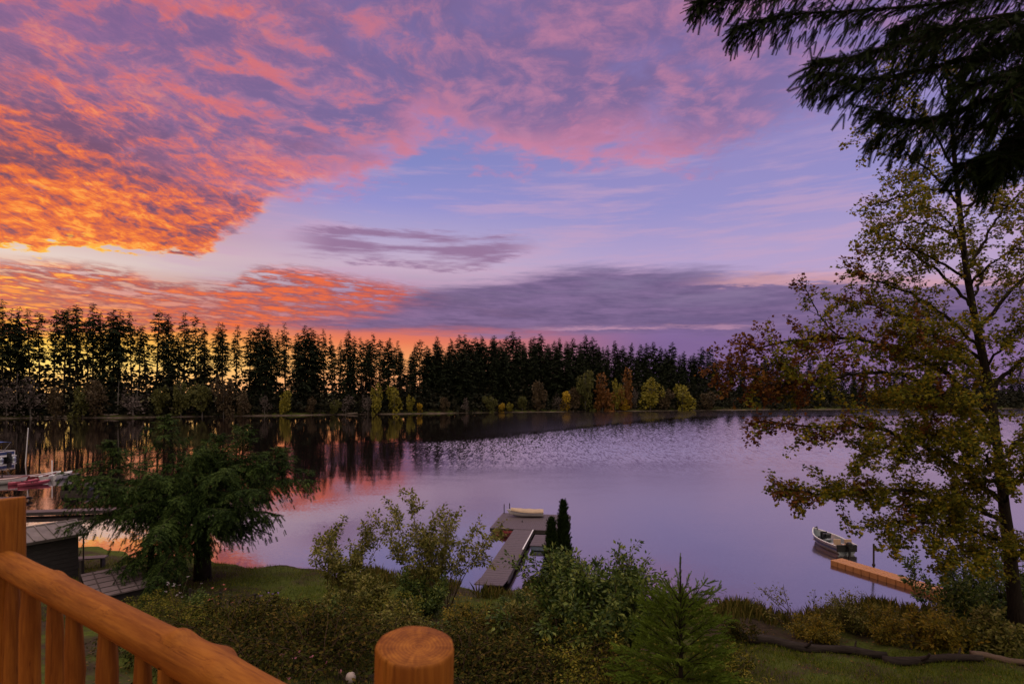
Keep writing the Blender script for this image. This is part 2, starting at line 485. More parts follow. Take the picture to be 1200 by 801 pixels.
def gz(x, y): return float(ground_z(x, y))


xs = np.unique(np.concatenate([np.linspace(-3000, -400, 10), np.linspace(-400, -60, 60), np.linspace(-60, -30, 30), np.linspace(-30, 26, 130), np.linspace(26, 60, 30), np.linspace(60, 460, 70), np.linspace(460, 3000, 10)]))
ys = np.unique(np.concatenate([np.linspace(-600, -8, 20), np.linspace(-8, 44, 130), np.linspace(44, 120, 30), np.linspace(120, 440, 130), np.linspace(440, 3000, 16)]))
gx, gy = np.meshgrid(xs, ys)
GV = np.stack([gx, gy, ground_z(gx, gy)], -1).reshape(-1, 3)
nx_, ny_ = len(xs), len(ys)
ii = (np.arange(ny_ - 1)[:, None] * nx_ + np.arange(nx_ - 1)[None]).ravel()
mb = MB(); mb.add(GV, np.stack([ii, ii + 1, ii + nx_ + 1, ii + nx_], -1))

m, g, b = new_mat('ground_soil_and_turf'); t = m.node_tree
tc = t.nodes.new('ShaderNodeTexCoord'); so = tc.outputs['Object']
sp = t.nodes.new('ShaderNodeSeparateXYZ'); t.links.new(so, sp.inputs[0])
n1 = g.noise(so, .35, 6, .6); n2 = g.noise(so, 5, 6, .65)
turf = g.ramp(g.mad(n2, .6, g.mul(n1, .4)), [(.3, (.020, .026, .006)), (.45, (.055, .072, .011)), (.6, (.10, .12, .02)), (.75, (.11, .09, .028))])
soil = g.ramp(n2, [(.3, (.020, .014, .010)), (.7, (.060, .042, .028))])
c1 = g.mix(g.ss(g.mad(n2, .3, n1), .55, .72), turf, soil)
mud = g.ramp(g.noise(so, .25, 5, .7), [(.35, (.03, .024, .018)), (.7, (.17, .125, .11))])
c1 = g.mix(g.mul(g.sub(1.0, g.ss(sp.outputs[2], .12, .5)), g.ss(sp.outputs[1], 60, 90)), c1, mud)
t.links.new(c1, b.inputs['Base Color']); b.inputs['Roughness'].default_value = .95; b.inputs['Specular IOR Level'].default_value = .1
bp = t.nodes.new('ShaderNodeBump'); bp.inputs['Strength'].default_value = .8; bp.inputs['Distance'].default_value = .06
t.links.new(n2, bp.inputs['Height']); t.links.new(bp.outputs[0], b.inputs['Normal'])
tag(mb.build('ground', m, smooth=True), kind='structure')

# water: calm in the lee of the trees, ruffled by a breeze farther out
m, g, b = new_mat('lake_water'); t = m.node_tree
tc = t.nodes.new('ShaderNodeTexCoord'); so = tc.outputs['Object']
sp = t.nodes.new('ShaderNodeSeparateXYZ'); t.links.new(so, sp.inputs[0])
wx, wy = sp.outputs[0], sp.outputs[1]
big = g.noise(g.vm('MULTIPLY', so, (.02, .03, 0)), 1.0, 5, .6)
up = g.curve(wx, [(-90, 96), (-38, 112), (0, 142), (42, 203), (86, 240), (200, 265), (420, 290)])
lo = g.curve(wx, [(-90, 94), (-38, 106), (-15, 90), (0, 84), (40, 80), (100, 76), (420, 90)])
wb = g.mul(g.sub(big, .5), 60)
yy = g.add(wy, wb)
ruf = g.mul(g.sub(1.0, g.ss(g.sub(wy, g.sub(up, g.mul(wb, .6))), -16, 6)), g.ss(g.sub(yy, lo), -24, 26))
fine = g.noise(g.vm('MULTIPLY', so, (1.0, 1.0, 0)), 6.0, 2, .5, color=True)      # capillary ripples of the calm water
swell = g.noise(g.vm('MULTIPLY', so, (.5, .9, 0)), .5, 2, .5, color=True)
rip = g.noise(g.vm('MULTIPLY', so, (3.4, .5, 0)), 1.0, 4, .75, color=True)         # wind ripples
half = (.5, .5, .5)
calm_v = g.vm('ADD', g.vm('MULTIPLY', g.vm('SUBTRACT', fine, half), (.016, .030, 0)), g.vm('ADD', g.vm('MULTIPLY', g.vm('SUBTRACT', swell, half), (.006, .014, 0)), g.comb(0.0, g.mul(g.ss(wx, -30, 15), -.032), 0.0)))
wind_v = g.vm('ADD', g.vm('MULTIPLY', g.vm('SUBTRACT', rip, half), (.20, .24, 0)), (0, -.03, 0))   # the waves' steeper faces look to this bank
nv = g.vm('ADD', g.vm('ADD', calm_v, g.vm('MULTIPLY', wind_v, g.comb(ruf, ruf, 0.0))), (0, 0, 1))
nrm = t.nodes.new('ShaderNodeVectorMath'); nrm.operation = 'NORMALIZE'; t.links.new(nv, nrm.inputs[0])
t.links.new(nrm.outputs[0], b.inputs['Normal'])
b.inputs['Base Color'].default_value = (.010, .0065, .0075, 1)
t.links.new(g.mad(g.sub(1.0, ruf), g.mul(g.ss(wx, -26, 6), .11), .03), b.inputs['Roughness'])
b.inputs['IOR'].default_value = 1.5
gl = t.nodes.new('ShaderNodeBsdfGlossy'); gl.inputs['Color'].default_value = (.97, .90, .90, 1)      # extra mirror reflection, added to brighten the lake
t.links.new(g.mad(g.sub(1.0, ruf), g.mul(g.ss(wx, -26, 6), .11), .03), gl.inputs['Roughness']); t.links.new(nrm.outputs[0], gl.inputs['Normal'])
mxs = t.nodes.new('ShaderNodeMixShader'); mxs.inputs[0].default_value = .40
t.links.new(b.outputs[0], mxs.inputs[1]); t.links.new(gl.outputs[0], mxs.inputs[2])
t.links.new(mxs.outputs[0], t.nodes['Material Output'].inputs['Surface'])
mb = MB(); mb.add([(-1500, -40, 0), (1500, -40, 0), (1500, 1200, 0), (-1500, 1200, 0)], [(0, 1, 2, 3)])
tag(mb.build('lake_water', m), kind='structure')

# ------------------------------------------------------------------ conifers
def conifer(rng, h, reach, n_branch, crown0, spray, T, twigs=False, sag=.35, rise=.15, gap=.15, trunk_r=None, gapfun=None,
            spray_step=.7, twig_step=.35, az=None, keep=None, tip=.10, lvar=(.6, 1.15), roll=.35, hangs=(.15, .75)):
    """returns (trunk MB, crown MB); reach(f) is the branch length at height fraction f"""
    tr, cr = MB(), MB()
    trunk_r = trunk_r or h * .011
    zz = np.linspace(0, h, 9)
    wob = rng.normal(0, h * .004, (9, 2)); wob[0] = 0
    tp = np.stack([np.cumsum(wob[:, 0]) * .5, np.cumsum(wob[:, 1]) * .5, zz], -1)
    tr.tube(tp, trunk_r * (1 - zz / h) ** .8 + trunk_r * .06, 7)
    P, D, S = [], [], []
    for i in range(n_branch):
        f = crown0 + (1 - crown0) * ((i + rng.random()) / n_branch) ** .9
        if rng.random() < gap and f < .93: continue
        L = reach(f) * rng.uniform(*lvar)
        if L < .15: L = .15
        a = rng.uniform(0, 2 * np.pi) if az is None else az(rng)
        if keep and not keep(f, a, L): continue
        base = np.array([np.interp(f * h, zz, tp[:, 0]), np.interp(f * h, zz, tp[:, 1]), f * h])
        dr = np.array([math.cos(a), math.sin(a), 0.0]); side = np.array([-dr[1], dr[0], 0])
        rs = rise * rng.uniform(.4, 1.6) + .5 * max(0, f - .8); sg = sag * rng.uniform(.6, 1.4) * (1.25 - f)
        bend = rng.normal(0, .12)
        def pt(t): return base + dr * L * t + side * bend * L * t * t + np.array([0, 0, 1]) * L * (rs * t - sg * t * t + tip * max(0, t - .6))
        ts = np.linspace(0, 1, 6)
        bp_ = np.array([pt(t) for t in ts])
        tr.tube(bp_, np.maximum(trunk_r * .18 * (1 - f * .6) * (1 - ts) ** .8, trunk_r * .02), 4, cap=False)
        if not twigs:
            n = max(1 if L < 1.2 else 3, int(L / spray_step))
            for t in np.linspace(.15 if n > 1 else .5, 1 if n > 1 else .5, n):
                p = pt(t); d0 = pt(min(1, t + .05)) - pt(t - .05); d0 = d0 / (np.linalg.norm(d0) + 1e-9)
                for s_ in (-1, 1, 0):
                    if rng.random() < .12: continue
                    dd = d0 * (.5 if s_ else 1) + side * s_ * rng.uniform(.5, 1.0) + np.array([0, 0, rng.uniform(-.55, .12)])
                    P.append(p + rng.normal(0, spray * .1, 3)); D.append(dd); S.append(min(1, .40 + L / 3.4) * spray * rng.uniform(.6, 1.25) * (1 - .35 * t))
        else:
            n = max(3, int(L / twig_step)); k = 0
            for t in np.linspace(.12, 1, n):
                p = pt(t); d0 = pt(min(1, t + .05)) - pt(t - .05); d0 = d0 / (np.linalg.norm(d0) + 1e-9)
                for s_ in (-1, 1):
                    k += 1
                    tl = min(.34 * L, 1.5) * ((1 - t) ** .6 * .85 + .18) * rng.uniform(.55, 1.2)
                    dd = d0 * .75 + side * s_ * rng.uniform(.45, .95); dd /= np.linalg.norm(dd)
                    m_ = max(2, int(tl / spray_step)); hang = rng.uniform(*hangs)
                    for q in np.linspace(.1, 1, m_):
                        pp = p + dd * tl * q - np.array([0, 0, hang * tl * q * q])
                        tang = dd - np.array([0, 0, 2 * hang * q]); tside = np.cross(tang, (0, 0, 1)); tside /= np.linalg.norm(tside) + 1e-9
                        for w_ in ((-1, 1) if q < .95 else (0,)):
                            P.append(pp); D.append(tang * .8 + tside * w_ * rng.uniform(.5, .9) + np.array([0, 0, rng.uniform(-.35, .08)]))
                            S.append(spray * rng.uniform(.7, 1.2))
    P.append(tp[-1] - [0, 0, spray * .3]); D.append([0, 0, 1]); S.append(spray * .6)
    P, D, S = np.array(P), np.array(D), np.array(S)
    cr.inst(T, frames(D, roll=rng.normal(0, roll, len(D)), size=S), P)
    return tr, cr


def make_far_fir(seed, dense):
    rng = np.random.default_rng(seed)
    h = 40.0; rng_k = rng.uniform(1.8, 3.2)
    if dense:
        w = rng.uniform(4.6, 6.2)
        reach = lambda f: w * min(1, (1 - f) * rng_k) ** .85 * (.9 + .14 * math.sin(f * 9 + seed)) + .25
        tr, cr = conifer(rng, h, reach, 260, .05, 2.3, SPRAY_FAR, gap=.06, sag=.4, spray_step=.8, trunk_r=.42, lvar=(.45, 1.2))
    else:
        w = rng.uniform(4.1, 5.8); c0 = rng.uniform(.40, .58)
        reach = lambda f: w * min(1, (1 - f) * rng_k) ** .8 * (.80 + .30 * math.sin(f * 11 + seed * 1.7)) * min(1, .30 + f) + .3
        tr, cr = conifer(rng, h, reach, 125, c0, 1.9, SPRAY_FAR, gap=.22, sag=.30, rise=.05, spray_step=.8, trunk_r=.40, lvar=(.35, 1.25), roll=.6)
    o = empty('fir_tree', (0, 0, 0))
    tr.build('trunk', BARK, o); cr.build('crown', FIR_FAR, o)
    return o


SPARSE = [make_far_fir(10 + i, False) for i in range(10)]
DENSE = [make_far_fir(40 + i, True) for i in range(6)]
used_far = set()
TOPX = [-150, 0, 50, 100, 150, 190, 250, 300, 350, 400, 450, 500, 600, 650, 700, 750, 800, 850, 900, 1000, 1100, 1400]
TOPY = [345, 350, 352, 355, 361, 365, 372, 378, 382, 388, 394, 397, 391, 393, 395, 400, 405, 411, 416, 424, 428, 432]
rf = random.Random(5)


def far_fir(px, back, drop, dense, label, group):
    a = (px - 600) / FOC
    Y = 150.0
    for _ in range(30): Y = float(np.interp(a * Y, FAR_X, FAR_Y)) + back
    X = a * Y
    top = EYE + (HOR - np.interp(px, TOPX, TOPY) - drop) / FOC * Y
    z = gz(X, Y) - .3
    src = rf.choice(DENSE if dense else SPARSE)
    if src.name not in used_far: o = src; used_far.add(src.name)
    else: o = copy_tree(src)
    s = (top - z) / 40.0
    o.location = (X, Y, z); o.scale = (s * rf.uniform(.75, 1.25), s * rf.uniform(.75, 1.25), s)
    o.rotation_euler = (R(rf.uniform(-2.0, 2.0)), R(rf.uniform(-2.2, 2.2)), rf.uniform(0, 6.28))
    tag(o, label, 'tree', group)


GL = 'thin conifers against the sunset on the far shore'
LB_L = 'tall thin fir with see-through crown before the bright orange glow across the lake'
LB_L2 = 'shorter thin fir standing behind the front row of firs before the glow across the lake'
GM = 'conifers of the middle of the far shore'
LB_M = 'slim dark fir with glow between the trunks, where the far tree line dips'
GR = 'conifers of the dense dark wood on the far shore'
LB_R = 'dark green fir at the front of the dense wood across the lake'
LB_R2 = 'dark pointed fir rising at the back of the dense wood across the lake'
px = -150
while px < 300:
    far_fir(px, rf.uniform(10, 16), rf.choice((rf.uniform(-3, 6), rf.uniform(2, 24))), rf.random() < .16, LB_L, GL); px += rf.choice((rf.uniform(6, 11), rf.uniform(12, 18)))
px = -140
while px < 300:
    far_fir(px, rf.uniform(20, 30), rf.uniform(8, 26), False, LB_L2, GL); px += rf.uniform(40, 70)
px = 300
while px < 520:
    far_fir(px, rf.uniform(10, 16), rf.uniform(-3, 9), rf.random() < .45, LB_M, GM); px += rf.uniform(8, 14)
px = 303
while px < 520:
    far_fir(px, rf.uniform(18, 30), rf.uniform(6, 20), rf.random() < .4, LB_M, GM); px += rf.uniform(9, 17)
px = 505
while px < 1250:
    far_fir(px, rf.uniform(10, 16), rf.uniform(8, 40), True, LB_R, GR); px += rf.uniform(9, 15) if px < 840 else rf.uniform(16, 28)
px = 512
while px < 840:
    far_fir(px, rf.uniform(32, 44), rf.uniform(6, 22), True, LB_R2, GR); px += rf.uniform(8, 13)
px = 510
while px < 1250:
    far_fir(px, rf.uniform(22, 40), rf.uniform(-4, 12), True, LB_R2, GR); px += rf.uniform(5, 10) if px < 840 else rf.uniform(10, 18)
for o in SPARSE + DENSE:
    if o.name not in used_far:
        for ch in list(o.children): bpy.data.objects.remove(ch)
        bpy.data.objects.remove(o)

# the dark growth under the firs: one mass
rng = np.random.default_rng(77)
mb = MB(); n = 34000
pxs = rng.uniform(-180, 1300, n); back = rng.uniform(1.2, 26, n)
a = (pxs - 600) / FOC; Y = np.full(n, 250.0)
for _ in range(25): Y = np.interp(a * Y, FAR_X, FAR_Y) + back
X = a * Y
hmax = np.interp(pxs, [-180, 0, 200, 300, 500, 560, 1300], [25, 24, 22, 19, 15, 16, 12]) * (.78 + .30 * np.sin(X * .21) * np.sin(X * .083 + 1) + .16 * np.sin(X * .55)) * np.clip(back / 11, .3, 1)
Z = ground_z(X, Y) + rng.random(n) ** .8 * hmax
D = rng.normal(0, 1, (n, 3)); D[:, 2] *= .6
mb.inst(CLUMP, frames(D, roll=rng.uniform(0, 6.28, n), size=rng.uniform(.9, 2.1, n)), np.stack([X, Y, Z], -1))
UNDER = leaf_mat('dark_undergrowth', [(.008, .010, .008), (.014, .016, .010), (.022, .022, .013), (.030, .026, .016)], .1, .8, .1)
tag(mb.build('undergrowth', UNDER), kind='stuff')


def leaf_ball(rng, rx, rz, n, size, T=CLUMP, lobes=7, hollow=.35):
    """foliage of a small broadleaf tree: many leaf clumps in uneven lobes"""
    C = rng.normal(0, .45, (lobes, 3)) * (rx, rx, rz); Rr = rng.uniform(.35, .65, lobes)
    k = rng.integers(0, lobes, n)
    d = rng.normal(0, 1, (n, 3)); d /= np.linalg.norm(d, axis=1)[:, None]
    r = rng.uniform(hollow, 1, n)[:, None] ** .6
    P = C[k] + d * r * Rr[k][:, None] * (rx, rx, rz)
    D = d + rng.normal(0, .7, (n, 3)) + (0, 0, -.3)
    return P, frames(D, roll=rng.uniform(0, 6.28, n), size=size * rng.uniform(.6, 1.3, n))


def small_tree(seed, mat, airy=False):
    """unit tree: 10 m high, 6 m wide"""
    rng = np.random.default_rng(seed)
    o = empty('autumn_tree', (0, 0, 0))
    tr = MB(); tr.tube([(0, 0, 0), (.1, .05, 3), (-.1, .1, 6), (0, 0, 9)], [.2, .15, .1, .03], 6)
    for i in range(14):
        z = rng.uniform(1.5, 7.5); a_ = rng.uniform(0, 6.28); L = rng.uniform(1.2, 2.8)
        tr.tube([(0, 0, z), (math.cos(a_) * L * .6, math.sin(a_) * L * .6, z + L * .6), (math.cos(a_) * L, math.sin(a_) * L, z + L * 1.1)], [.07, .04, .015], 4, cap=False)
    cr = MB()
    P, M = leaf_ball(rng, 3.1, 4.9, 420 if airy else 1100, .55 if airy else .75, lobes=11)
    P[:, 2] += 5.3; P[:, 2] = np.maximum(P[:, 2], .3)
    cr.inst(CLUMP, M, P)
    tr.build('trunk', BARK_GREY, o); cr.build('crown', mat, o)
    return o


AUT = {
    'yellow': leaf_mat('yellow_leaves', [(0.249, 0.154, 0.0133), (0.460, 0.297, 0.0239), (0.574, 0.383, 0.0287)], .3),
    'rust': leaf_mat('rust_leaves', [(0.115, 0.048, 0.0173), (0.202, 0.086, 0.0239), (0.268, 0.115, 0.0287)], .3),
    'olive': leaf_mat('olive_leaves', [(0.052, 0.055, 0.0173), (0.096, 0.096, 0.0249), (0.144, 0.133, 0.0335)], .3),
    'lime': leaf_mat('yellow_green_leaves', [(0.133, 0.125, 0.0191), (0.249, 0.210, 0.0287), (0.335, 0.277, 0.0335)], .3),
    'grey': leaf_mat('bare_grey_twigs', [(0.058, 0.043, 0.0402), (0.106, 0.081, 0.0747), (0.154, 0.120, 0.1101)], .1, .9, .1),
    'brown': leaf_mat('brown_leaves', [(0.052, 0.035, 0.0210), (0.086, 0.058, 0.0306), (0.115, 0.077, 0.0383)], .2),
}
PROTO = {}
SHORE_TREES = [
    (664, 459, 14, 'yellow', 'bright yellow small tree at the water edge, leftmost yellow one in the dense wood'),
    (672, 455, 17, 'brown', 'brownish tree right behind the bright yellow small tree on the far shore'),
    (686, 431, 19, 'olive', 'tallest olive round-topped tree before the dense wood across the lake'),
    (706, 446, 21, 'rust', 'rusty orange leaning tree right of the tallest olive tree across the lake'),
    (721, 447, 13, 'lime', 'narrow yellow green tree between rusty orange and reddish trees across the lake'),
    (734, 441, 17, 'rust', 'tall reddish brown tree above a low yellow bush across the lake'),
    (730, 467, 13, 'yellow', 'low round yellow bush under the reddish brown tree across the lake'),
    (744, 456, 10, 'grey', 'bare grey tree right of the low yellow bush on the far shore'),
    (762, 446, 22, 'lime', 'broad yellow green tree standing alone right of the reddish trees across the lake'),
    (800, 450, 22, 'lime', 'rightmost yellow topped tree beside the red maple leaves'),
    (830, 462, 18, 'brown', 'dull brown tree on the far shore behind the red maple leaves'),
    (630, 448, 15, 'brown', 'brown narrow tree left of the bright yellow small tree across the lake'),
    (655, 462, 10, 'grey', 'thin grey bare bush left of the bright yellow small tree'),
    (589, 471, 8, 'yellow', 'tiny yellow bush, left one of a pair on the far shore'),
    (597, 472, 7, 'lime', 'tiny yellow green bush, right one of a pair on the far shore'),
    (547, 467, 11, 'grey', 'low grey bush alone on the shore before the dense wood'),
    (442, 452, 12, 'lime', 'narrow light green tree, left one of a pair on the middle of the far shore'),
    (462, 452, 15, 'lime', 'light green cone shaped tree, right one of a pair across the lake'),
    (480, 464, 9, 'lime', 'small yellow green tree right of the light green pair'),
    (491, 471, 7, 'yellow', 'smallest yellow bush right of the light green trees'),
    (431, 459, 12, 'grey', 'grey bare tree left of the light green pair on the far shore'),
    (405, 464, 18, 'grey', 'wide grey pink bare bush hanging over the far shore'),
    (392, 467, 10, 'olive', 'small dull olive bush left of the wide grey bare bush'),
    (333, 457, 12, 'lime', 'thin yellowish tree alone on the dark far shore'),
    (262, 449, 20, 'brown', 'brown airy tree right of the pale olive tree beneath the firs'),
    (237, 449, 24, 'olive', 'wide olive tree before the dark undergrowth below the thin firs'),
    (212, 443, 18, 'olive', 'tall pale olive tree before the dark undergrowth below the thin firs'),
    (186, 453, 18, 'olive', 'greenish round tree between the bare bushes of the left far shore'),
    (156, 458, 34, 'grey', 'widest grey bare bush on the left far shore'),
    (112, 447, 24, 'brown', 'brown rounded tree left of the widest grey bush'),
    (97, 450, 22, 'olive', 'dull green rounded tree on the left far shore'),
    (36, 443, 30, 'grey', 'grey bare tree on the far shore above the moored pontoon boat'),
    (8, 447, 24, 'grey', 'bare grey tree at the left end of the far shore'),
    (65, 456, 16, 'brown', 'small brown bush between grey trees at the left of the far shore'),
    (285, 462, 14, 'brown', 'low brown bush left of the thin yellowish tree'),
    (310, 464, 12, 'grey', 'low grey bush just left of the thin yellowish tree'),
    (365, 468, 10, 'brown', 'small brown bush on the dark shore right of the thin yellowish tree'),
    (520, 466, 10, 'brown', 'small brown bush at the left end of the dense wood'),
    (575, 462, 12, 'olive', 'small olive tree left of the pair of tiny yellow bushes'),
    (612, 464, 10, 'olive', 'small olive bush right of the pair of tiny yellow bushes'),
    (780, 460, 14, 'brown', 'brown bush between the two yellow topped trees across the lake'),
]
for i, (px, ytop, wpx, kind, label) in enumerate(SHORE_TREES):
    a = (px - 600) / FOC; Y = 250.0
    for _ in range(25): Y = float(np.interp(a * Y, FAR_X, FAR_Y)) + 1.5
    z = gz(a * Y, Y) - .2
    top = EYE + (HOR - ytop) / FOC * Y
    key = (kind, i % 2)
    if key not in PROTO: o = PROTO[key] = small_tree(300 + 7 * len(PROTO), AUT[kind], kind == 'grey')
    else: o = copy_tree(PROTO[key])
    o.location = (a * Y, Y, z); sz = (top - z) / 10.3; sx = wpx / FOC * Y / 6.4
    o.scale = (sx, sx, sz); o.rotation_euler = (0, 0, i * 1.7)
    tag(o, label, 'bush' if ' bush' in label else 'tree', 'broadleaf trees and bushes along the far shore')
    if ' bush' in label: o.name = 'shore_bush'

# driftwood on the far beach
DRIFT = plain('driftwood', (.22, .17, .145), .9, var=.3, scale=4, stretch=(1, 6, 6), bump=.02)
for px, w_, dz, lab in ((80, 34, 0, 'long pale driftwood log on the left far beach'), (58, 20, .1, 'short pale driftwood log left of the long one on the far beach'),
                        (130, 16, 0, 'pale log lying on the far beach below the widest grey bush'), (412, 14, 0, 'pale fallen log below the grey pink bush on the far shore')):
    a = (px - 600) / FOC; Y = 250.0
    for _ in range(25): Y = float(np.interp(a * Y, FAR_X, FAR_Y)) + 1.6
    L = w_ / FOC * Y; p = Vector((a * Y, Y, gz(a * Y, Y) + .25 + dz))
    mb = MB(); mb.tube([(-L / 2, 0, .1), (-L / 5, .3, 0), (L / 5, .1, .1), (L / 2, .5, .3)], [.35, .32, .25, .12], 7)
    mb.tube([(L / 5, 0, .1), (L / 4, -.3, 1.0)], [.1, .03], 5)
    o = mb.build('driftwood_log', DRIFT); o.location = p
    tag(o, lab, 'log', 'driftwood on the far beach')
# bare white snags
for px, y0, y1, lab in ((138, 446, 476, 'thin white dead trunk, left one of two above the widest grey bush'), (160, 450, 478, 'thin white dead trunk, right one of two above the widest grey bush'),
                        (19, 436, 486, 'tall thin grey trunk at the left end of the far shore'), (702, 440, 480, 'leaning bare trunk beside the rusty orange tree')):
    a = (px - 600) / FOC; Y = 250.0
    for _ in range(25): Y = float(np.interp(a * Y, FAR_X, FAR_Y)) + 3
    z = gz(a * Y, Y); top = EYE + (HOR - y0) / FOC * Y - z
    o = empty('dead_tree', (a * Y, Y, z), lab, 'tree', 'dead trunks on the far shore')
    mb = MB(); mb.tube([(0, 0, -.3), (.15, 0, top * .5), (.5, 0, top)], [.22, .16, .05], 6); mb.build('trunk', BARK_GREY, o)
    mb = MB()
    for k in range(7):
        zz = top * (.35 + .09 * k); s_ = (-1) ** k
        mb.tube([(.2, 0, zz), (.2 + s_ * .8, .1, zz + .5)], [.06, .02], 4, cap=False)
    mb.build('branches', BARK_GREY, o)

# ------------------------------------------------------------------ near plants
MAPLE_OLIVE = leaf_mat('olive_maple_leaves', [(0.043, 0.050, 0.0075), (0.094, 0.100, 0.0125), (0.175, 0.169, 0.0175), (0.275, 0.225, 0.0200), (0.338, 0.213, 0.0175)], .5, .65, .1)
MAPLE_RUST = leaf_mat('rust_red_maple_leaves', [(.045, .018, .009), (.10, .032, .011), (.16, .058, .013), (.22, .10, .016)], .4, .65, .1)
LEAF_GREEN = leaf_mat('green_shrub_leaves', [(0.020, 0.037, 0.0075), (0.045, 0.077, 0.0150), (0.094, 0.138, 0.0250), (0.213, 0.237, 0.0500)], .35, .5, .25)
LEAF_DUN = leaf_mat('yellowing_shrub_leaves', [(0.050, 0.060, 0.0125), (0.119, 0.122, 0.0225), (0.213, 0.200, 0.0375), (0.350, 0.300, 0.1063)], .4, .55, .2)
LEAF_GOLD = leaf_mat('golden_shrub_leaves', [(0.075, 0.069, 0.0125), (0.163, 0.138, 0.0175), (0.275, 0.213, 0.0225), (0.375, 0.237, 0.0250)], .4, .6, .25)
LEAF_BRAMBLE = leaf_mat('bramble_leaves', [(0.010, 0.013, 0.0037), (0.026, 0.030, 0.0063), (0.057, 0.057, 0.0100), (0.119, 0.075, 0.0187)], .25, .8, .05)
LEAF_BRIAR = leaf_mat('green_bramble_leaves', [(0.020, 0.027, 0.0050), (0.065, 0.073, 0.0112), (0.144, 0.138, 0.0200), (0.263, 0.200, 0.0325)], .25, .8, .05)
CEDAR = leaf_mat('cedar_sprays', [(.008, .016, .006), (.017, .030, .009), (.030, .046, .013)], .2, .8, .05)
SAPLING = leaf_mat('sapling_needles', [(0.037, 0.062, 0.0075), (0.077, 0.119, 0.0137), (0.138, 0.188, 0.0225)], .3, .7, .05)


def poly(pts, n):
    """smooth path through a few points"""
    pts = np.array([tuple(p) for p in pts], float); k = len(pts)
    t = np.linspace(0, k - 1, n); i = np.clip(t.astype(int), 0, k - 2); u = (t - i)[:, None]
    P = lambda j: pts[np.clip(j, 0, k - 1)]
    a, b_, c, d_ = P(i - 1), P(i), P(i + 1), P(i + 2)
    return .5 * (2 * b_ + (c - a) * u + (2 * a - 5 * b_ + 4 * c - d_) * u ** 2 + (-a + 3 * b_ - 3 * c + d_) * u ** 3)


def grow(rng, wood, start, d0, L, r, up=.0, wander=.25, n=6):
    """a twig: wandering path, added to wood, returned for its leaves"""
    d = np.array(d0, float); d /= np.linalg.norm(d) + 1e-9
    P = [np.array(start, float)]
    for i in range(n):
        d = d + rng.normal(0, wander, 3) * (1, 1, .7) + (0, 0, up / n); d /= np.linalg.norm(d)
        P.append(P[-1] + d * L / n)
    P = np.array(P)
    wood.tube(P, np.linspace(r, r * .3, len(P)), 4, cap=False)
    return P


def leaves_on(rng, P, n, spread, f0=.2):
    """n places and directions around the path P beyond fraction f0"""
    t = f0 + (1 - f0) * rng.random(n) ** .8
    x = t * (len(P) - 1); i = np.minimum(x.astype(int), len(P) - 2)
    base = P[i] + (P[i + 1] - P[i]) * (x - i)[:, None]
    tang = P[i + 1] - P[i]; tang /= np.linalg.norm(tang, axis=1)[:, None] + 1e-9
    off = rng.normal(0, 1, (n, 3)); off /= np.linalg.norm(off, axis=1)[:, None]
    return base + off * rng.uniform(.1, 1, (n, 1)) * spread, off + tang * .6 + (0, 0, -.45)


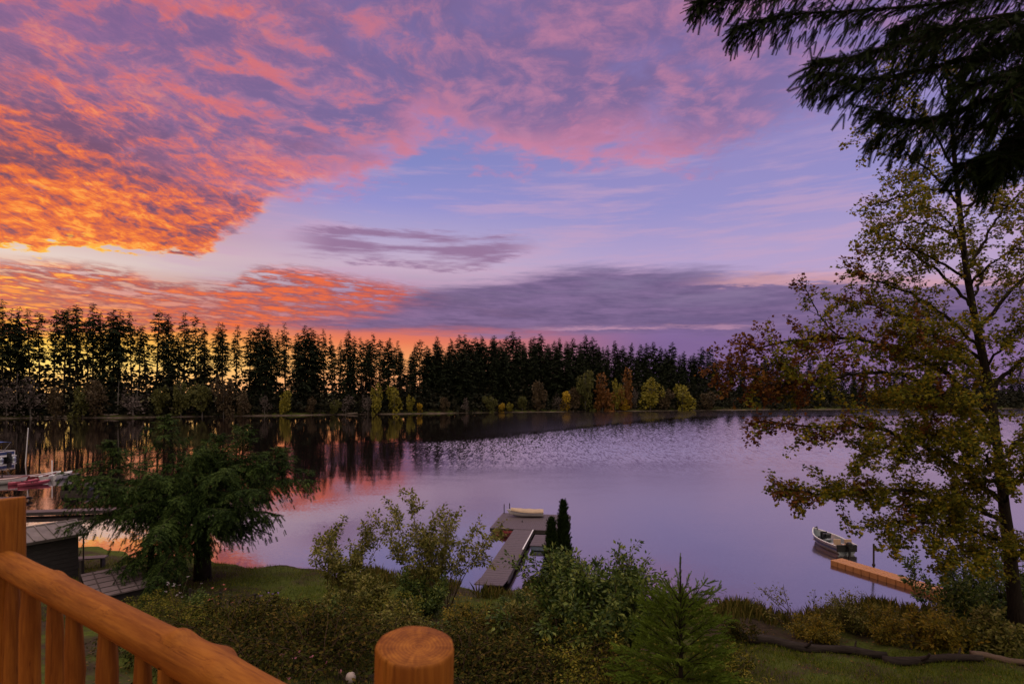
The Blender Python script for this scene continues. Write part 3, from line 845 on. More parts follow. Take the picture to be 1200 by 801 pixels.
# the big maple on the right bank
def maple():
    rng = np.random.default_rng(21)
    root = W(1194, 756, 21.0); root.z = gz(root.x, root.y) - .2
    o = empty('maple_tree', root, 'tall bigleaf maple turning olive and rust, leaning trunk on the right bank', 'tree')
    rt = np.array(root)
    wood, tk = MB(), MB()
    trunk = poly([root, W(1188, 690, 21), W(1180, 620, 21), W(1171, 540, 21), W(1160, 460, 21.1), W(1146, 390, 21.2), W(1133, 320, 21.3), W(1125, 250, 21.4), W(1118, 180, 21.5), W(1112, 110, 21.6), W(1105, 50, 21.6)], 40) - rt
    tk.tube(trunk, np.interp(np.arange(40), [0, 3, 10, 20, 30, 39], [.36, .24, .17, .125, .08, .025]), 10, wob=.05, rng=rng)
    tk.build('trunk', BARK, o, smooth=True)
    limbs = [  # (points px,py,Y), radius, rust share
        ([(1168, 520, 21), (1120, 470, 20.3), (1060, 440, 19.6), (1000, 438, 19), (945, 446, 18.6), (895, 452, 18.3)], .11, .8),
        ([(1165, 490, 21), (1110, 440, 20.5), (1050, 410, 20), (985, 395, 19.6), (925, 400, 19.4), (868, 412, 19.2)], .10, .95),
        ([(985, 397, 19.6), (962, 372, 19.5), (948, 345, 19.5), (940, 332, 19.5)], .03, 1.0),
        ([(930, 402, 19.4), (912, 418, 19.0), (880, 440, 18.8), (852, 448, 18.6)], .035, 1.0),
        ([(1000, 398, 19.6), (960, 410, 19.2), (900, 430, 18.8), (850, 425, 18.6)], .035, 1.0),
        ([(1176, 590, 21), (1135, 555, 20.2), (1080, 520, 19.3), (1020, 500, 18.7), (960, 500, 18.3), (900, 492, 18)], .10, .55),
        ([(1178, 612, 21), (1130, 590, 20.0), (1070, 575, 19.0), (1010, 575, 18.4), (960, 578, 18.0), (925, 572, 17.8)], .09, .22),
        ([(1180, 640, 21), (1150, 625, 19.8), (1105, 615, 18.8), (1070, 612, 18.2), (1042, 610, 17.8)], .07, .12),
        ([(1150, 410, 21.2), (1110, 372, 21), (1070, 345, 20.7), (1030, 330, 20.5), (1000, 318, 20.3)], .07, .30),
        ([(1140, 360, 21.2), (1100, 318, 21.3), (1062, 290, 21.4), (1030, 262, 21.5)], .06, .10),
        ([(1133, 320, 21.3), (1160, 270, 21.6), (1190, 230, 22), (1230, 190, 22.4)], .06, .05),
        ([(1146, 390, 21.2), (1185, 340, 21.4), (1225, 310, 21.6), (1290, 290, 21.6)], .08, .05),
        ([(1160, 460, 21.1), (1200, 420, 21), (1260, 400, 20.8), (1330, 390, 20.4)], .09, .05),
        ([(1171, 540, 21), (1215, 500, 20.8), (1270, 480, 20.4), (1340, 470, 20)], .09, .05),
        ([(1124, 240, 21.4), (1095, 205, 21.3), (1062, 180, 21.2), (1022, 160, 21.2)], .05, .25),
        ([(1120, 200, 21.4), (1090, 150, 21.3), (1060, 118, 21.2), (1040, 92, 21.2)], .045, .35),
        ([(1114, 130, 21.5), (1095, 85, 21.5), (1078, 60, 21.5)], .04, .35),
        ([(1125, 260, 21.4), (1155, 215, 20.8), (1180, 180, 20.4), (1215, 150, 20)], .05, .05),
        ([(1150, 420, 21.1), (1115, 400, 20), (1085, 392, 19), (1050, 380, 18.2)], .05, .15),
        ([(1165, 520, 21), (1140, 490, 19.6), (1110, 470, 18.4), (1075, 462, 17.6)], .05, .15),
        ([(1176, 580, 21), (1165, 550, 19.6), (1150, 530, 18.4), (1130, 520, 17.6)], .05, .10),
        ([(1176, 590, 21), (1195, 560, 19.6), (1215, 550, 18.6), (1240, 545, 17.8)], .05, .05),
        ([(1182, 650, 21), (1170, 640, 19.6), (1150, 645, 18.6), (1115, 655, 18)], .05, .05),
        ([(1184, 660, 21), (1205, 640, 19.8), (1235, 635, 19), (1270, 640, 18.4)], .05, .05),
        ([(1122, 225, 21.4), (1085, 222, 21), (1050, 232, 20.8), (1018, 246, 20.6)], .05, .12),
        ([(1136, 330, 21.2), (1090, 300, 20.8), (1050, 290, 20.4), (1012, 292, 20.2)], .05, .12),
        ([(1128, 280, 21.3), (1085, 262, 21.8), (1050, 262, 22.2), (1022, 272, 22.4)], .05, .10),
        ([(1150, 420, 21.2), (1105, 395, 21.8), (1060, 372, 22.2), (1015, 356, 22.4), (985, 352, 22.4)], .06, .15),
        ([(1136, 335, 21.2), (1160, 310, 20.6), (1185, 295, 20.2), (1215, 290, 20)], .05, .05),
        ([(1124, 245, 21.4), (1150, 235, 22), (1175, 240, 22.4), (1210, 250, 22.6)], .05, .05),
        ([(1155, 430, 21.1), (1180, 400, 20.4), (1200, 380, 20), (1230, 365, 19.6)], .05, .05),
        ([(1168, 520, 21), (1130, 510, 20), (1090, 510, 19.2), (1045, 522, 18.6), (1000, 535, 18.2)], .06, .20),
        ([(1172, 560, 21), (1140, 570, 20), (1110, 590, 19.4), (1080, 600, 19)], .05, .08),
        ([(1165, 500, 21), (1120, 480, 21.8), (1080, 470, 22.4), (1030, 470, 22.8)], .06, .25),
        ([(1160, 470, 21.1), (1150, 440, 22.4), (1120, 420, 23.4), (1080, 410, 24)], .06, .1),
        ([(1140, 350, 21.2), (1150, 320, 22.4), (1130, 300, 23.2), (1095, 290, 23.8)], .05, .1),
        ([(1130, 300, 21.3), (1120, 270, 20.2), (1100, 250, 19.5), (1070, 235, 19)], .045, .1),
    ]
    LP = {0: [], 1: []}; LD = {0: [], 1: []}
    for pts, r, rust in limbs:
        path = poly([W(*p) for p in pts], 6 * len(pts)) - rt
        path = path + rng.normal(0, .03, path.shape)
        wood.tube(path, np.linspace(r, r * .25, len(path)), 6, cap=False)
        ln = np.linalg.norm(np.diff(path, axis=0), axis=1).sum()
        upper = pts[0][1] < 430 and pts[-1][1] < 345
        nb = int(ln * (6.0 if not upper else 5.6))
        for k in range(nb):
            t = .18 + .82 * (k + rng.random()) / nb
            i = min(int(t * (len(path) - 1)), len(path) - 2)
            ax = path[i + 1] - path[i]; ax /= np.linalg.norm(ax) + 1e-9
            d0 = ax * .7 + rng.normal(0, .55, 3) * (1, 1, .75) + (0, 0, .08 if r > .031 else .0)
            L = rng.uniform(.7, 1.7) * (1.15 - .45 * t) * (.55 if r < .032 else 1)
            tw = grow(rng, wood, path[i], d0, L, .012, up=-.15)
            is_rust = rng.random() < (rust if rust > .5 else rust * .5) * (1.25 * t ** 2)
            n = int(L * (30 if upper else 40 if rust > .5 else 60))
            p_, d_ = leaves_on(rng, tw, n, .20, .15)
            LP[is_rust].append(p_); LD[is_rust].append(d_)
            if rng.random() < .75:
                t2 = grow(rng, wood, tw[3], tw[4] - tw[3] + rng.normal(0, .2, 3), L * .6, .008, up=-.25)
                p_, d_ = leaves_on(rng, t2, int(n * .6), .17, .1)
                LP[is_rust].append(p_); LD[is_rust].append(d_)
    wood.build('branches', BARK, o)
    for k, (nm, mat) in enumerate((('crown', MAPLE_OLIVE), ('rust_foliage', MAPLE_RUST))):
        P, D = np.concatenate(LP[k]), np.concatenate(LD[k]); n = len(P)
        mb = MB(); mb.inst(MAPLE, frames(D, (rng.normal(0, .5, (n, 3)) + (0, 0, 1)), size=rng.uniform(.05, .118, n)), P)
        c = mb.build(nm, mat, o)
        if k: c['label'] = 'rust red leaves at the branch ends over the water'
maple()


# spruce boughs reaching in from a tree that stands right of the picture
def overhang():
    rng = np.random.default_rng(8)
    root = Vector((9.6, 6.2, 0)); root.z = gz(root.x, root.y) - .2
    o = empty('spruce_tree', root, 'dark spruce with drooping boughs hanging in from the top right corner', 'tree')
    rt = np.array(root)
    tr, cr = MB(), MB()
    tr.tube([(0, 0, 0), (.1, 0, 8), (.05, .1, 16), (0, 0, 24)], [.42, .34, .22, .06], 10)
    tr.build('trunk', BARK, o, smooth=True)
    wood = MB()
    P, D, S = [], [], []
    boughs = [  # points px,py,Y from the trunk to the tip
        [(1560, -140, 6.4), (1330, -75, 6.6), (1120, -35, 6.9), (960, -12, 7.1), (870, -4, 7.2), (818, 1, 7.2)],
        [(1540, -120, 6.3), (1300, -40, 6.5), (1130, 0, 6.7), (1010, 12, 6.9), (920, 18, 7.0), (862, 32, 7.0)],
        [(1560, -60, 6.3), (1330, 0, 6.3), (1160, 20, 6.3), (1060, 48, 6.4), (1000, 66, 6.5), (954, 72, 6.5)],
        [(1560, -30, 6.2), (1330, 20, 6.0), (1170, 60, 6.0), (1080, 82, 6.0), (1020, 92, 6.1), (958, 84, 6.1)],
        [(1560, 0, 6.3), (1330, 60, 6.0), (1200, 100, 5.8), (1120, 130, 5.8), (1070, 142, 5.9), (1030, 132, 6.0)],
        [(1560, 30, 6.3), (1340, 90, 6.1), (1230, 140, 5.9), (1170, 175, 5.8), (1130, 192, 5.8)],
        [(1560, 30, 6.3), (1340, 60, 6.4), (1240, 110, 6.3), (1190, 160, 6.2), (1160, 200, 6.2)],
        [(1560, -90, 6.3), (1350, -30, 6.0), (1220, 10, 5.8), (1150, 30, 5.8), (1090, 36, 5.9)],
        [(1560, -60, 6.3), (1340, 10, 5.7), (1240, 50, 5.5), (1180, 86, 5.5), (1130, 100, 5.6)],
        [(1560, -150, 6.5), (1360, -80, 6.7), (1200, -30, 6.9), (1100, 10, 7.0), (1050, 34, 7.0)],
        [(1560, 60, 6.2), (1360, 100, 5.9), (1260, 140, 5.7), (1200, 176, 5.6), (1166, 186, 5.6)],
        [(1560, -10, 6.3), (1360, 40, 6.6), (1260, 90, 6.8), (1190, 130, 6.9), (1120, 160, 6.9)],
        [(1560, -60, 6.2), (1380, -10, 5.6), (1280, 30, 5.4), (1220, 70, 5.3), (1180, 110, 5.3)],
        [(1560, -120, 6.3), (1350, -60, 6.3), (1250, -10, 6.3), (1190, 40, 6.4), (1140, 70, 6.5)],
    ]
    paths = [poly([Vector((9.66, 6.22, W(*pts[0]).z - .35))] + [W(*p) for p in pts], 34) - rt for pts in boughs]
    for k in range(16):                                   # the rest of the tree, outside the picture
        a_ = rng.uniform(-1.9, 1.25); z_ = 5 + k * 1.15; L_ = (24.5 - z_) * .21 + .6
        c_ = Vector((.05, .05, z_)); d_ = Vector((math.cos(a_), math.sin(a_), 0))
        paths.append(np.array(poly([c_, c_ + d_ * L_ * .35 + Vector((0, 0, .12 * L_)), c_ + d_ * L_ * .7 + Vector((0, 0, .05 * L_)), c_ + d_ * L_ + Vector((0, 0, -.12 * L_))], 34)))
    for bi, path in enumerate(paths):
        wood.tube(path, np.linspace(.034, .004, 34), 5, cap=False)
        ax_all = np.gradient(path, axis=0)
        first = 9 if bi < 2 else 6
        ln = np.linalg.norm(np.diff(path[first:], axis=0), axis=1).sum()
        n = int(ln / (.021 if bi < 2 else .025 if bi < len(boughs) else .045))
        for k in range(n):
            t = first + (33 - first) * (k + rng.random() * .6) / n; i = min(int(t), 32); u = t - i
            p = path[i] * (1 - u) + path[i + 1] * u
            ax = ax_all[i] / np.linalg.norm(ax_all[i]); side = np.cross(ax, (0, 0, 1)); side /= np.linalg.norm(side)
            rem = (33 - t) / (33 - first)
            s_ = 1 if k % 2 else -1
            tl = rng.uniform(.15, .46) * (.4 + .8 * rem ** .7) * (1.0 if bi >= 2 else .75)
            dd = ax * rng.uniform(.2, 1.0) + side * s_ * rng.uniform(.2, 1.0) + np.array([0, 0, rng.uniform(-.6, .25)])
            dd /= np.linalg.norm(dd); hang = rng.uniform(.1, .8)
            m_ = max(2, int(tl / .095))
            qq = np.linspace(0, 1, 4)[:, None]; wood.tube(p + dd * tl * qq - np.array([0, 0, hang * tl]) * qq * qq, [.006, .005, .004, .002], 3, cap=False)
            for q in np.linspace(.05, 1, m_):
                pp = p + dd * tl * q - np.array([0, 0, hang * tl * q * q])
                tang = dd - np.array([0, 0, 2 * hang * q]); ts_ = np.cross(tang, (0, 0, 1)); ts_ /= np.linalg.norm(ts_) + 1e-9
                for w_ in ((-1, 0, 1) if q > .9 else (-1, 1)):
                    if rng.random() < .12: continue
                    P.append(pp); D.append(tang * .8 + ts_ * w_ * rng.uniform(.3, 1.1) + np.array([0, 0, rng.uniform(-.4, .2)])); S.append(rng.uniform(.10, .22))
    P, D, S = np.array(P), np.array(D), np.array(S)
    cr.inst(TWIG_NEAR, frames(D, roll=rng.uniform(-3.1, 3.1, len(D)), size=S), P)
    wood.build('boughs', BARK, o); cr.build('needles', FIR_DARK, o)
overhang()


# the broad topped fir on the left lawn and the small one before it
def left_firs():
    rng = np.random.default_rng(33)
    p = W(237, 668, 28.5); p.z = gz(p.x, p.y) - .15
    o = empty('fir_tree', p, 'broad dark green fir with a bare lower trunk on the lawn beside the water', 'tree')
    reach = lambda f: 5.7 * min(1.0, (1.04 - f) * 3.0) ** .6 * (.55 + .45 * min(1, f * 2.2))
    tr, cr = conifer(rng, 6.4, reach, 92, .36, .27, SPRAY_MID, twigs=True, sag=.58, rise=.28, tip=.32, gap=.10, trunk_r=.42, spray_step=.13, twig_step=.21, lvar=(.28, 1.08), roll=.9, hangs=(.3, 1.4),
                     keep=lambda f, a, L: not (f < .6 and math.sin(a) > .55 and L > 4.5))
    for dx, dy, h in ((-2.1, .3, 3.0), (2.2, -.4, 2.5), (.4, .6, 2.0), (-4.6, .2, 2.2), (3.9, .3, 1.8)):       # several leaders instead of one top
        z0 = 5.4 if abs(dx) < 3 else 4.9
        t2, c2 = conifer(rng, h, lambda f: 1.6 * (1 - f) ** .7 + .12, 30, .1, .26, SPRAY_MID, twigs=True, sag=.25, rise=.3, gap=0, trunk_r=.05, spray_step=.14, twig_step=.22)
        for src, dst in ((t2, tr), (c2, cr)):
            off = dst.n
            dst.v += [v + (dx, dy, z0) for v in src.v]; dst.p += [(f + off, m_) for f, m_ in src.p]; dst.n += src.n
    tr.tube([(-1.2, .2, 5.2), (-1.6, .1, 6.2), (-1.3, 0, 7.0)], [.05, .03, .01], 5); tr.tube([(2.2, 0, 6.6), (2.5, 0, 7.4), (2.3, 0, 8.0)], [.04, .02, .01], 5)
    tr.tube([(2.35, 0, 7.2), (2.8, 0, 7.8)], [.02, .008], 4); tr.tube([(2.35, 0, 7.3), (1.9, 0, 7.9)], [.02, .008], 4)
    tr.build('trunk', BARK, o, smooth=True); cr.build('crown', FIR_NEAR, o)
    p = W(176, 688, 26.5); p.z = gz(p.x, p.y) - .1
    o = empty('fir_tree', p, 'slender drooping fir left of and before the broad fir on the lawn', 'tree')
    tr, cr = conifer(rng, 5.2, lambda f: 2.2 * (1 - f) ** .8 * min(1, .35 + f * 1.6) + .15, 44, .10, .28, SPRAY_MID, twigs=True, sag=.9, rise=.1, gap=0, trunk_r=.16, spray_step=.15, twig_step=.25)
    tr.build('trunk', BARK, o); cr.build('crown', FIR_NEAR, o)
left_firs()


def shrub(name, label, base, stems, h, spread, leaves, size, mat, rng, group=None, cat='shrub', T=LEAF, f0=.3, up=.2, stem_r=.02, wander=.16, leaf_spread=.22, side=5, wood_mat=None):
    o = empty(name, base, label, cat, group)
    wood = MB(); P, D = [], []
    leaves = int(leaves * (3.0 if h > 4 else 2.4)); size *= 1.1
    per = max(1, leaves // (stems * (1 + side)))
    for s_ in range(stems):
        a_ = rng.uniform(0, 6.28); r = rng.random() ** .5
        d0 = np.array([math.cos(a_) * r * spread / h, math.sin(a_) * r * spread / h, 1.0])
        st = np.array([math.cos(a_) * r * spread * .25, math.sin(a_) * r * spread * .25, -.05])
        L = h * rng.uniform(.65, 1.05) * (1 - .18 * r)
        tw = grow(rng, wood, st, d0, L, stem_r, up=up, wander=wander, n=9)
        p_, d_ = leaves_on(rng, tw, per, leaf_spread, f0); P.append(p_); D.append(d_)
        for k in range(side):
            i = rng.integers(int(9 * f0), 9)
            t2 = grow(rng, wood, tw[i], tw[min(i + 1, 9)] - tw[i - 1] + rng.normal(0, .28, 3) * L / 6, L * rng.uniform(.14, .32), stem_r * .4, up=0, wander=.3, n=5)
            p_, d_ = leaves_on(rng, t2, per, leaf_spread * .8, .05); P.append(p_); D.append(d_)
    P, D = np.concatenate(P), np.concatenate(D); n = len(P)
    g_ = ground_z(P[:, 0] + base[0], P[:, 1] + base[1]) - base[2]
    P[:, 2] = np.maximum(P[:, 2], g_ + .03)
    lf = MB(); lf.inst(T, frames(D, rng.normal(0, .6, (n, 3)) + (0, 0, 1), size=size * rng.uniform(.55, 1.25, n)), P)
    wood.build('stems', wood_mat or STEM, o); lf.build('foliage', mat, o)
    return o


def on_ground(px, Y, dz=0.0):
    X = (px - 600) / FOC * Y
    return Vector((X, Y, gz(X, Y) + dz))


rg = np.random.default_rng(4)
SHRUBS = [
    # label, px, Y, stems, top row, spread m, leaves, size, mat, f0
    ('tall thin stemmed shrub with pale yellowing leaves left of the wooden dock', 515, 23.5, 20, 566, 2.3, 2600, .14, LEAF_DUN, .42),
    ('airy yellowing shrub between the broad fir and the taller thin stemmed shrub', 402, 23.0, 14, 592, 1.7, 1900, .13, LEAF_DUN, .36),
    ('bushy yellow green growth around the foot of the airy yellowing shrub', 420, 20.5, 16, 664, 2.0, 3000, .12, LEAF_DUN, .12),
    ('leafy dark growth around the foot of the tall thin stemmed shrub', 492, 21.5, 16, 660, 1.8, 3000, .11, LEAF_GREEN, .12),
]
for lab, px, Y, st, ytop, spr, lv, size, mat, f0 in SHRUBS:
    b_ = on_ground(px, Y); h = EYE + (HOR - ytop) / FOC * Y - b_.z
    shrub('leafy_shrub', lab, b_, st, h, spr, lv, size, mat, rg, 'shrubs on the near bank', f0=f0)
# the glossy round bush in the middle, fuller
b_ = on_ground(690, 16.0)
shrub('leafy_shrub', 'dense dark green glossy bush in front of the two columnar cedars', b_, 80, 3.35, 2.4, 15000, .13, LEAF_GREEN, rg, 'shrubs on the near bank', f0=.12, up=.1, leaf_spread=.26, side=6)
b_ = on_ground(742, 15.8)
shrub('leafy_shrub', 'taller sparse topped shrub at the right edge of the dense green bush', b_, 12, 3.35, 1.1, 1500, .12, LEAF_GREEN, rg, 'shrubs on the near bank', f0=.3, side=5)
b_ = on_ground(632, 17.5)
shrub('leafy_shrub', 'light green bush at the left foot of the dense dark green bush', b_, 20, 1.9, 1.3, 2400, .11, LEAF_DUN, rg, 'shrubs on the near bank', f0=.1, side=5)
b_ = on_ground(548, 19.5)
shrub('leafy_shrub', 'golden brown low shrub left of the foot of the dock', b_, 30, 1.3, 1.5, 2600, .07, LEAF_GOLD, rg, 'shrubs on the near bank', f0=.05, side=4)
b_ = on_ground(700, 14.3)
shrub('leafy_shrub', 'pale leaved low shrub in front of the dense dark green bush', b_, 22, 1.5, 1.2, 2400, .10, LEAF_DUN, rg, 'shrubs on the near bank', f0=.1, side=5)


def columnar(px, Y, ytop, label, seed, wd):
    rng = np.random.default_rng(seed)
    b_ = on_ground(px, Y); h = EYE + (HOR - ytop) / FOC * Y - b_.z
    o = empty('columnar_cedar', b_, label, 'tree', 'columnar cedars beside the dock')
    tr = MB(); tr.tube([(0, 0, -.1), (0, 0, h * .9)], [.07, .01], 6); tr.build('trunk', BARK, o)
    n = 2600; f = rng.random(n) ** .8; a_ = rng.uniform(0, 6.28, n)
    r = wd * np.minimum(1, (1 - f) * 1.25) ** .9 * rng.uniform(.5, 1.08, n)
    P = np.stack([np.cos(a_) * r, np.sin(a_) * r, f * h], -1)
    D = np.stack([np.cos(a_) * .35, np.sin(a_) * .35, np.full(n, 1.0)], -1) + rng.normal(0, .2, (n, 3))
    cr = MB(); cr.inst(SPRAY_MID, frames(D, np.stack([np.cos(a_), np.sin(a_), 0 * a_], -1), roll=rng.uniform(-1, 1, n), size=rng.uniform(.14, .26, n)), P)
    cr.build('crown', CEDAR, o)
columnar(660, 19.5, 592, 'taller of the two narrow pointed cedars by the dock', 1, .46)
columnar(646, 18.9, 613, 'shorter of the two narrow pointed cedars by the dock', 2, .40)


def sapling():
    rng = np.random.default_rng(12)
    b_ = on_ground(797, 11.5); h = EYE + (HOR - 651) / FOC * 11.5 - b_.z
    o = empty('fir_sapling', b_, 'bright green young fir with a long bare leader at the bottom middle', 'tree')
    tr, cr = MB(), MB()
    tr.tube([(0, 0, -.1), (.02, 0, h * .6), (0, 0, h)], [.06, .03, .008], 6)
    P, D, S = [], [], []
    def needles(path, step, ln):
        n = max(3, int(np.linalg.norm(np.diff(path, axis=0), axis=1).sum() / step))
        for t in np.linspace(0, len(path) - 1.01, n):
            i = int(t); p = path[i] + (path[i + 1] - path[i]) * (t - i)
            P.append(p); D.append(path[i + 1] - path[i] + rng.normal(0, .02, 3)); S.append(ln * rng.uniform(.8, 1.2))
    lead = np.stack([np.zeros(9), np.zeros(9), np.linspace(h - .95, h - .1, 9)], -1); needles(lead, .07, .15)
    for w_ in range(9):
        f = w_ / 8; z = .25 + (h - 1.2) * f; L = 1.05 * (1 - f) ** .8 + .34
        k0 = rng.uniform(0, 6.28)
        for k in range(7 if w_ < 8 else 6):
            a_ = k0 + k * 2 * math.pi / (7 if w_ < 8 else 6) + rng.normal(0, .15)
            dr = np.array([math.cos(a_), math.sin(a_), 0]); sd = np.array([-dr[1], dr[0], 0])
            ri = .40 + 1.1 * f + rng.uniform(-.1, .1); LL = L * rng.uniform(.75, 1.1)
            ts = np.linspace(0, 1, 8)
            path = np.array([0, 0, z]) + dr * LL * ts[:, None] + np.array([0, 0, 1]) * (LL * (ri * ts - .25 * ts ** 2))[:, None]
            tr.tube(path, np.linspace(.016, .004, 8), 4, cap=False); needles(path, .05, .15)
            if w_ < 8:
                for q in np.linspace(.25, .95, max(3, int(LL / .16))):
                    for s_ in (-1, 1):
                        i = min(int(q * 7), 6); p = path[i] + (path[i + 1] - path[i]) * (q * 7 - i)
                        l2 = LL * .42 * (1.05 - q) + .14; d2 = dr * .8 + sd * s_ * .75 + np.array([0, 0, ri * .5 - .1])
                        sp_ = p + (d2 * l2)[None] * np.linspace(0, 1, 5)[:, None]; needles(sp_, .05, .14)
    P, D, S = np.array(P), np.array(D), np.array(S)
    cr.inst(TWIG_SOFT, frames(D, roll=rng.uniform(-3, 3, len(D)), size=S), P)
    tr.build('trunk', BARK, o); cr.build('needles', SAPLING, o)
sapling()

# mixed growth on the slope between the lawn and the deck
MIX = [
    ('yellowing low bush beside the right post of the wire fence', 352, 21.5, 12, .95, .9, 800, .10, LEAF_DUN),
    ('round green bush on the slope left of the front post', 385, 17.2, 16, 1.25, 1.1, 1100, .10, LEAF_GREEN),
    ('gold tinged weedy shrub among the olive brambles, below the fence', 300, 17.6, 16, 1.0, 1.1, 900, .08, LEAF_GOLD),
    ('tall leafy weeds behind the front post', 470, 16.6, 16, 1.5, 1.1, 1300, .10, LEAF_DUN),
    ('green leafy shrub right behind the front post', 530, 16.0, 20, 1.2, 1.2, 1500, .10, LEAF_GREEN),
    ('yellow leaved sapling shoots right of the front post', 562, 16.2, 7, 1.5, .6, 260, .11, LEAF_GOLD),
    ('olive bush by the broad fir, left of the fence', 232, 22.3, 14, 1.1, .9, 900, .09, LEAF_GREEN),
    ('pale leaved weeds low on the slope above the handrail', 250, 14.8, 12, .8, .9, 600, .08, LEAF_DUN),
    ('broad low weedy bush with gold leaves, right of the front post', 590, 15.4, 20, .9, 1.3, 1500, .08, LEAF_GOLD),
    ('leafy green weeds left of the front post, beside the round green bush', 425, 15.9, 16, 1.0, 1.1, 1200, .09, LEAF_DUN),
    ('small green shrub low on the slope before the dense bush', 640, 13.4, 12, .9, .9, 700, .09, LEAF_GREEN),
    ('yellowish weeds on the slope between front post and dense bush', 600, 15.0, 12, 1.1, .8, 700, .09, LEAF_DUN),
]
for lab, px, Y, st, h, spr, lv, size, mat in MIX:
    shrub('leafy_shrub', lab, on_ground(px, Y), st, h, spr, lv, size, mat, rg, 'shrubs on the near bank', f0=.12, side=4, leaf_spread=.16)

# right bank: low growth along the shore behind the log
rg = np.random.default_rng(9)
RIGHT = [
    ('bare twiggy shrub with few leaves over the water left of the boat', 935, 22.0, 9, 672, 1.7, 170, .10, LEAF_DUN, .5, 'bare_shrub'),
    ('reddish brown low shrub where the log begins', 868, 20.0, 16, 722, 1.2, 1100, .09, LEAF_BRAMBLE, .1, 'leafy_shrub'),
    ('low yellow green bush behind the left half of the log', 955, 21.0, 26, 715, 1.5, 2400, .08, LEAF_GOLD, .05, 'leafy_shrub'),
    ('feathery tan shrub below the orange floating dock', 1002, 22.0, 18, 684, 1.1, 1300, .09, LEAF_DUN, .2, 'leafy_shrub'),
    ('golden bush behind the middle of the log', 1035, 21.0, 26, 708, 1.4, 2400, .09, LEAF_GOLD, .05, 'leafy_shrub'),
    ('broad yellow leaved bush under the maple, before its trunk', 1095, 19.8, 30, 700, 1.6, 2600, .13, LEAF_GOLD, .05, 'leafy_shrub'),
    ('yellow green bush at the right end of the log', 1160, 19.2, 30, 712, 1.5, 2600, .13, LEAF_DUN, .05, 'leafy_shrub'),
    ('dark green bush in the shade under the maple, behind the yellow bushes', 1120, 22.5, 34, 640, 2.1, 3600, .14, LEAF_GREEN, .1, 'leafy_shrub'),
    ('dark leafy bush right of the maple trunk', 1205, 22.5, 34, 630, 2.0, 3400, .14, LEAF_GREEN, .1, 'leafy_shrub'),
    ('leafy low shrub right of the young fir', 845, 15.5, 18, 735, 1.1, 1500, .08, LEAF_BRIAR, .05, 'leafy_shrub'),
    ('thin sparse shrub on the shore between the young fir and the bare shrub', 815, 22.5, 8, 690, .9, 260, .09, LEAF_DUN, .3, 'leafy_shrub'),
    ('low green shrub at the right foot of the dock', 612, 22.5, 16, 690, 1.2, 1300, .08, LEAF_GREEN, .1, 'leafy_shrub'),
]
for lab, px, Y, st, ytop, spr, lv, size, mat, f0, nm in RIGHT:
    b_ = on_ground(px, Y); h = EYE + (HOR - ytop) / FOC * Y - b_.z
    shrub(nm, lab, b_, st, h, spr, lv, size, mat, rg, 'shrubs on the near bank', f0=f0, side=5)

# brambles across the slope below the deck
def bramble(seed, mat, leaves=2600, w=1.9, h=1.0):
    rng = np.random.default_rng(seed)
    o = empty('bramble_bush', (0, 0, 0)); wood, lf = MB(), MB(); P, D = [], []
    for k in range(46):
        a_ = rng.uniform(0, 6.28); r0 = rng.random() * w * .6; L = rng.uniform(.9, 2.0)
        st = np.array([math.cos(a_) * r0, math.sin(a_) * r0, 0]); b2 = a_ + rng.normal(0, 1.0)
        ts = np.linspace(0, 1, 8)[:, None]
        path = st + np.array([math.cos(b2), math.sin(b2), 0]) * L * ts + np.array([0, 0, 1]) * (h * rng.uniform(.7, 1.4) * 3.2 * ts * (1 - ts * .85)) + rng.normal(0, .03, (8, 3))
        path[:, 2] = np.maximum(path[:, 2], .02 + 0 * path[:, 2])
        wood.tube(path, np.linspace(.008, .004, 8), 4, cap=False)
        p_, d_ = leaves_on(rng, path, leaves // 20, .24, .1); P.append(p_); D.append(d_)
    P, D = np.concatenate(P), np.concatenate(D); n = len(P); P[:, 2] = np.abs(P[:, 2])
    lf.inst(LEAF, frames(D, rng.normal(0, .7, (n, 3)) + (0, 0, 1), size=rng.uniform(.045, .125, n)), P)
    wood.build('canes', plain('bramble_cane_%d' % seed, (.045, .022, .012), .9, var=.4), o); lf.build('foliage', mat, o)
    return o


BR = [bramble(61, LEAF_BRAMBLE), bramble(62, LEAF_BRIAR), bramble(63, LEAF_BRAMBLE, 2000, 1.6, .8)]
used = [False] * 3
BRP = [  # px, Y, kind, scale
    (215, 19.0, 1, .85), (262, 18.0, 1, .95), (318, 18.2, 1, .95), (372, 18.6, 0, .9), (440, 18.6, 1, .9),
    (235, 16.4, 0, 1.1), (290, 15.8, 0, 1.1), (350, 15.4, 2, 1.2), (420, 14.6, 0, 1.1), (500, 14.2, 2, 1.1), (560, 14.2, 0, 1.1), (620, 14.2, 0, 1.0), (665, 12.8, 2, 1.1),
    (300, 13.6, 2, 1.1), (370, 13.2, 2, 1.1), (600, 12.6, 0, 1.1), (540, 12.6, 2, 1.0), (720, 12.6, 1, .9), (860, 12.6, 1, .8), (170, 21.0, 1, .8),
]
for px, Y, k, s_ in BRP:
    if used[k]: o = copy_tree(BR[k])
    else: o = BR[k]; used[k] = True
    o.location = on_ground(px, Y, -.02); o.scale = (s_, s_, s_ * (.62 + .3 * math.sin(px * .7))); o.rotation_euler = (0, 0, px * .37)
    tag(o, ('reddish brown tangled bramble mound on the slope below the deck', 'olive green bramble mound along the edge of the left lawn', 'low sparse brown bramble on the slope below the deck')[k], 'bramble',
        ('reddish brambles on the slope', 'olive brambles on the slope', 'sparse brambles on the slope')[k])

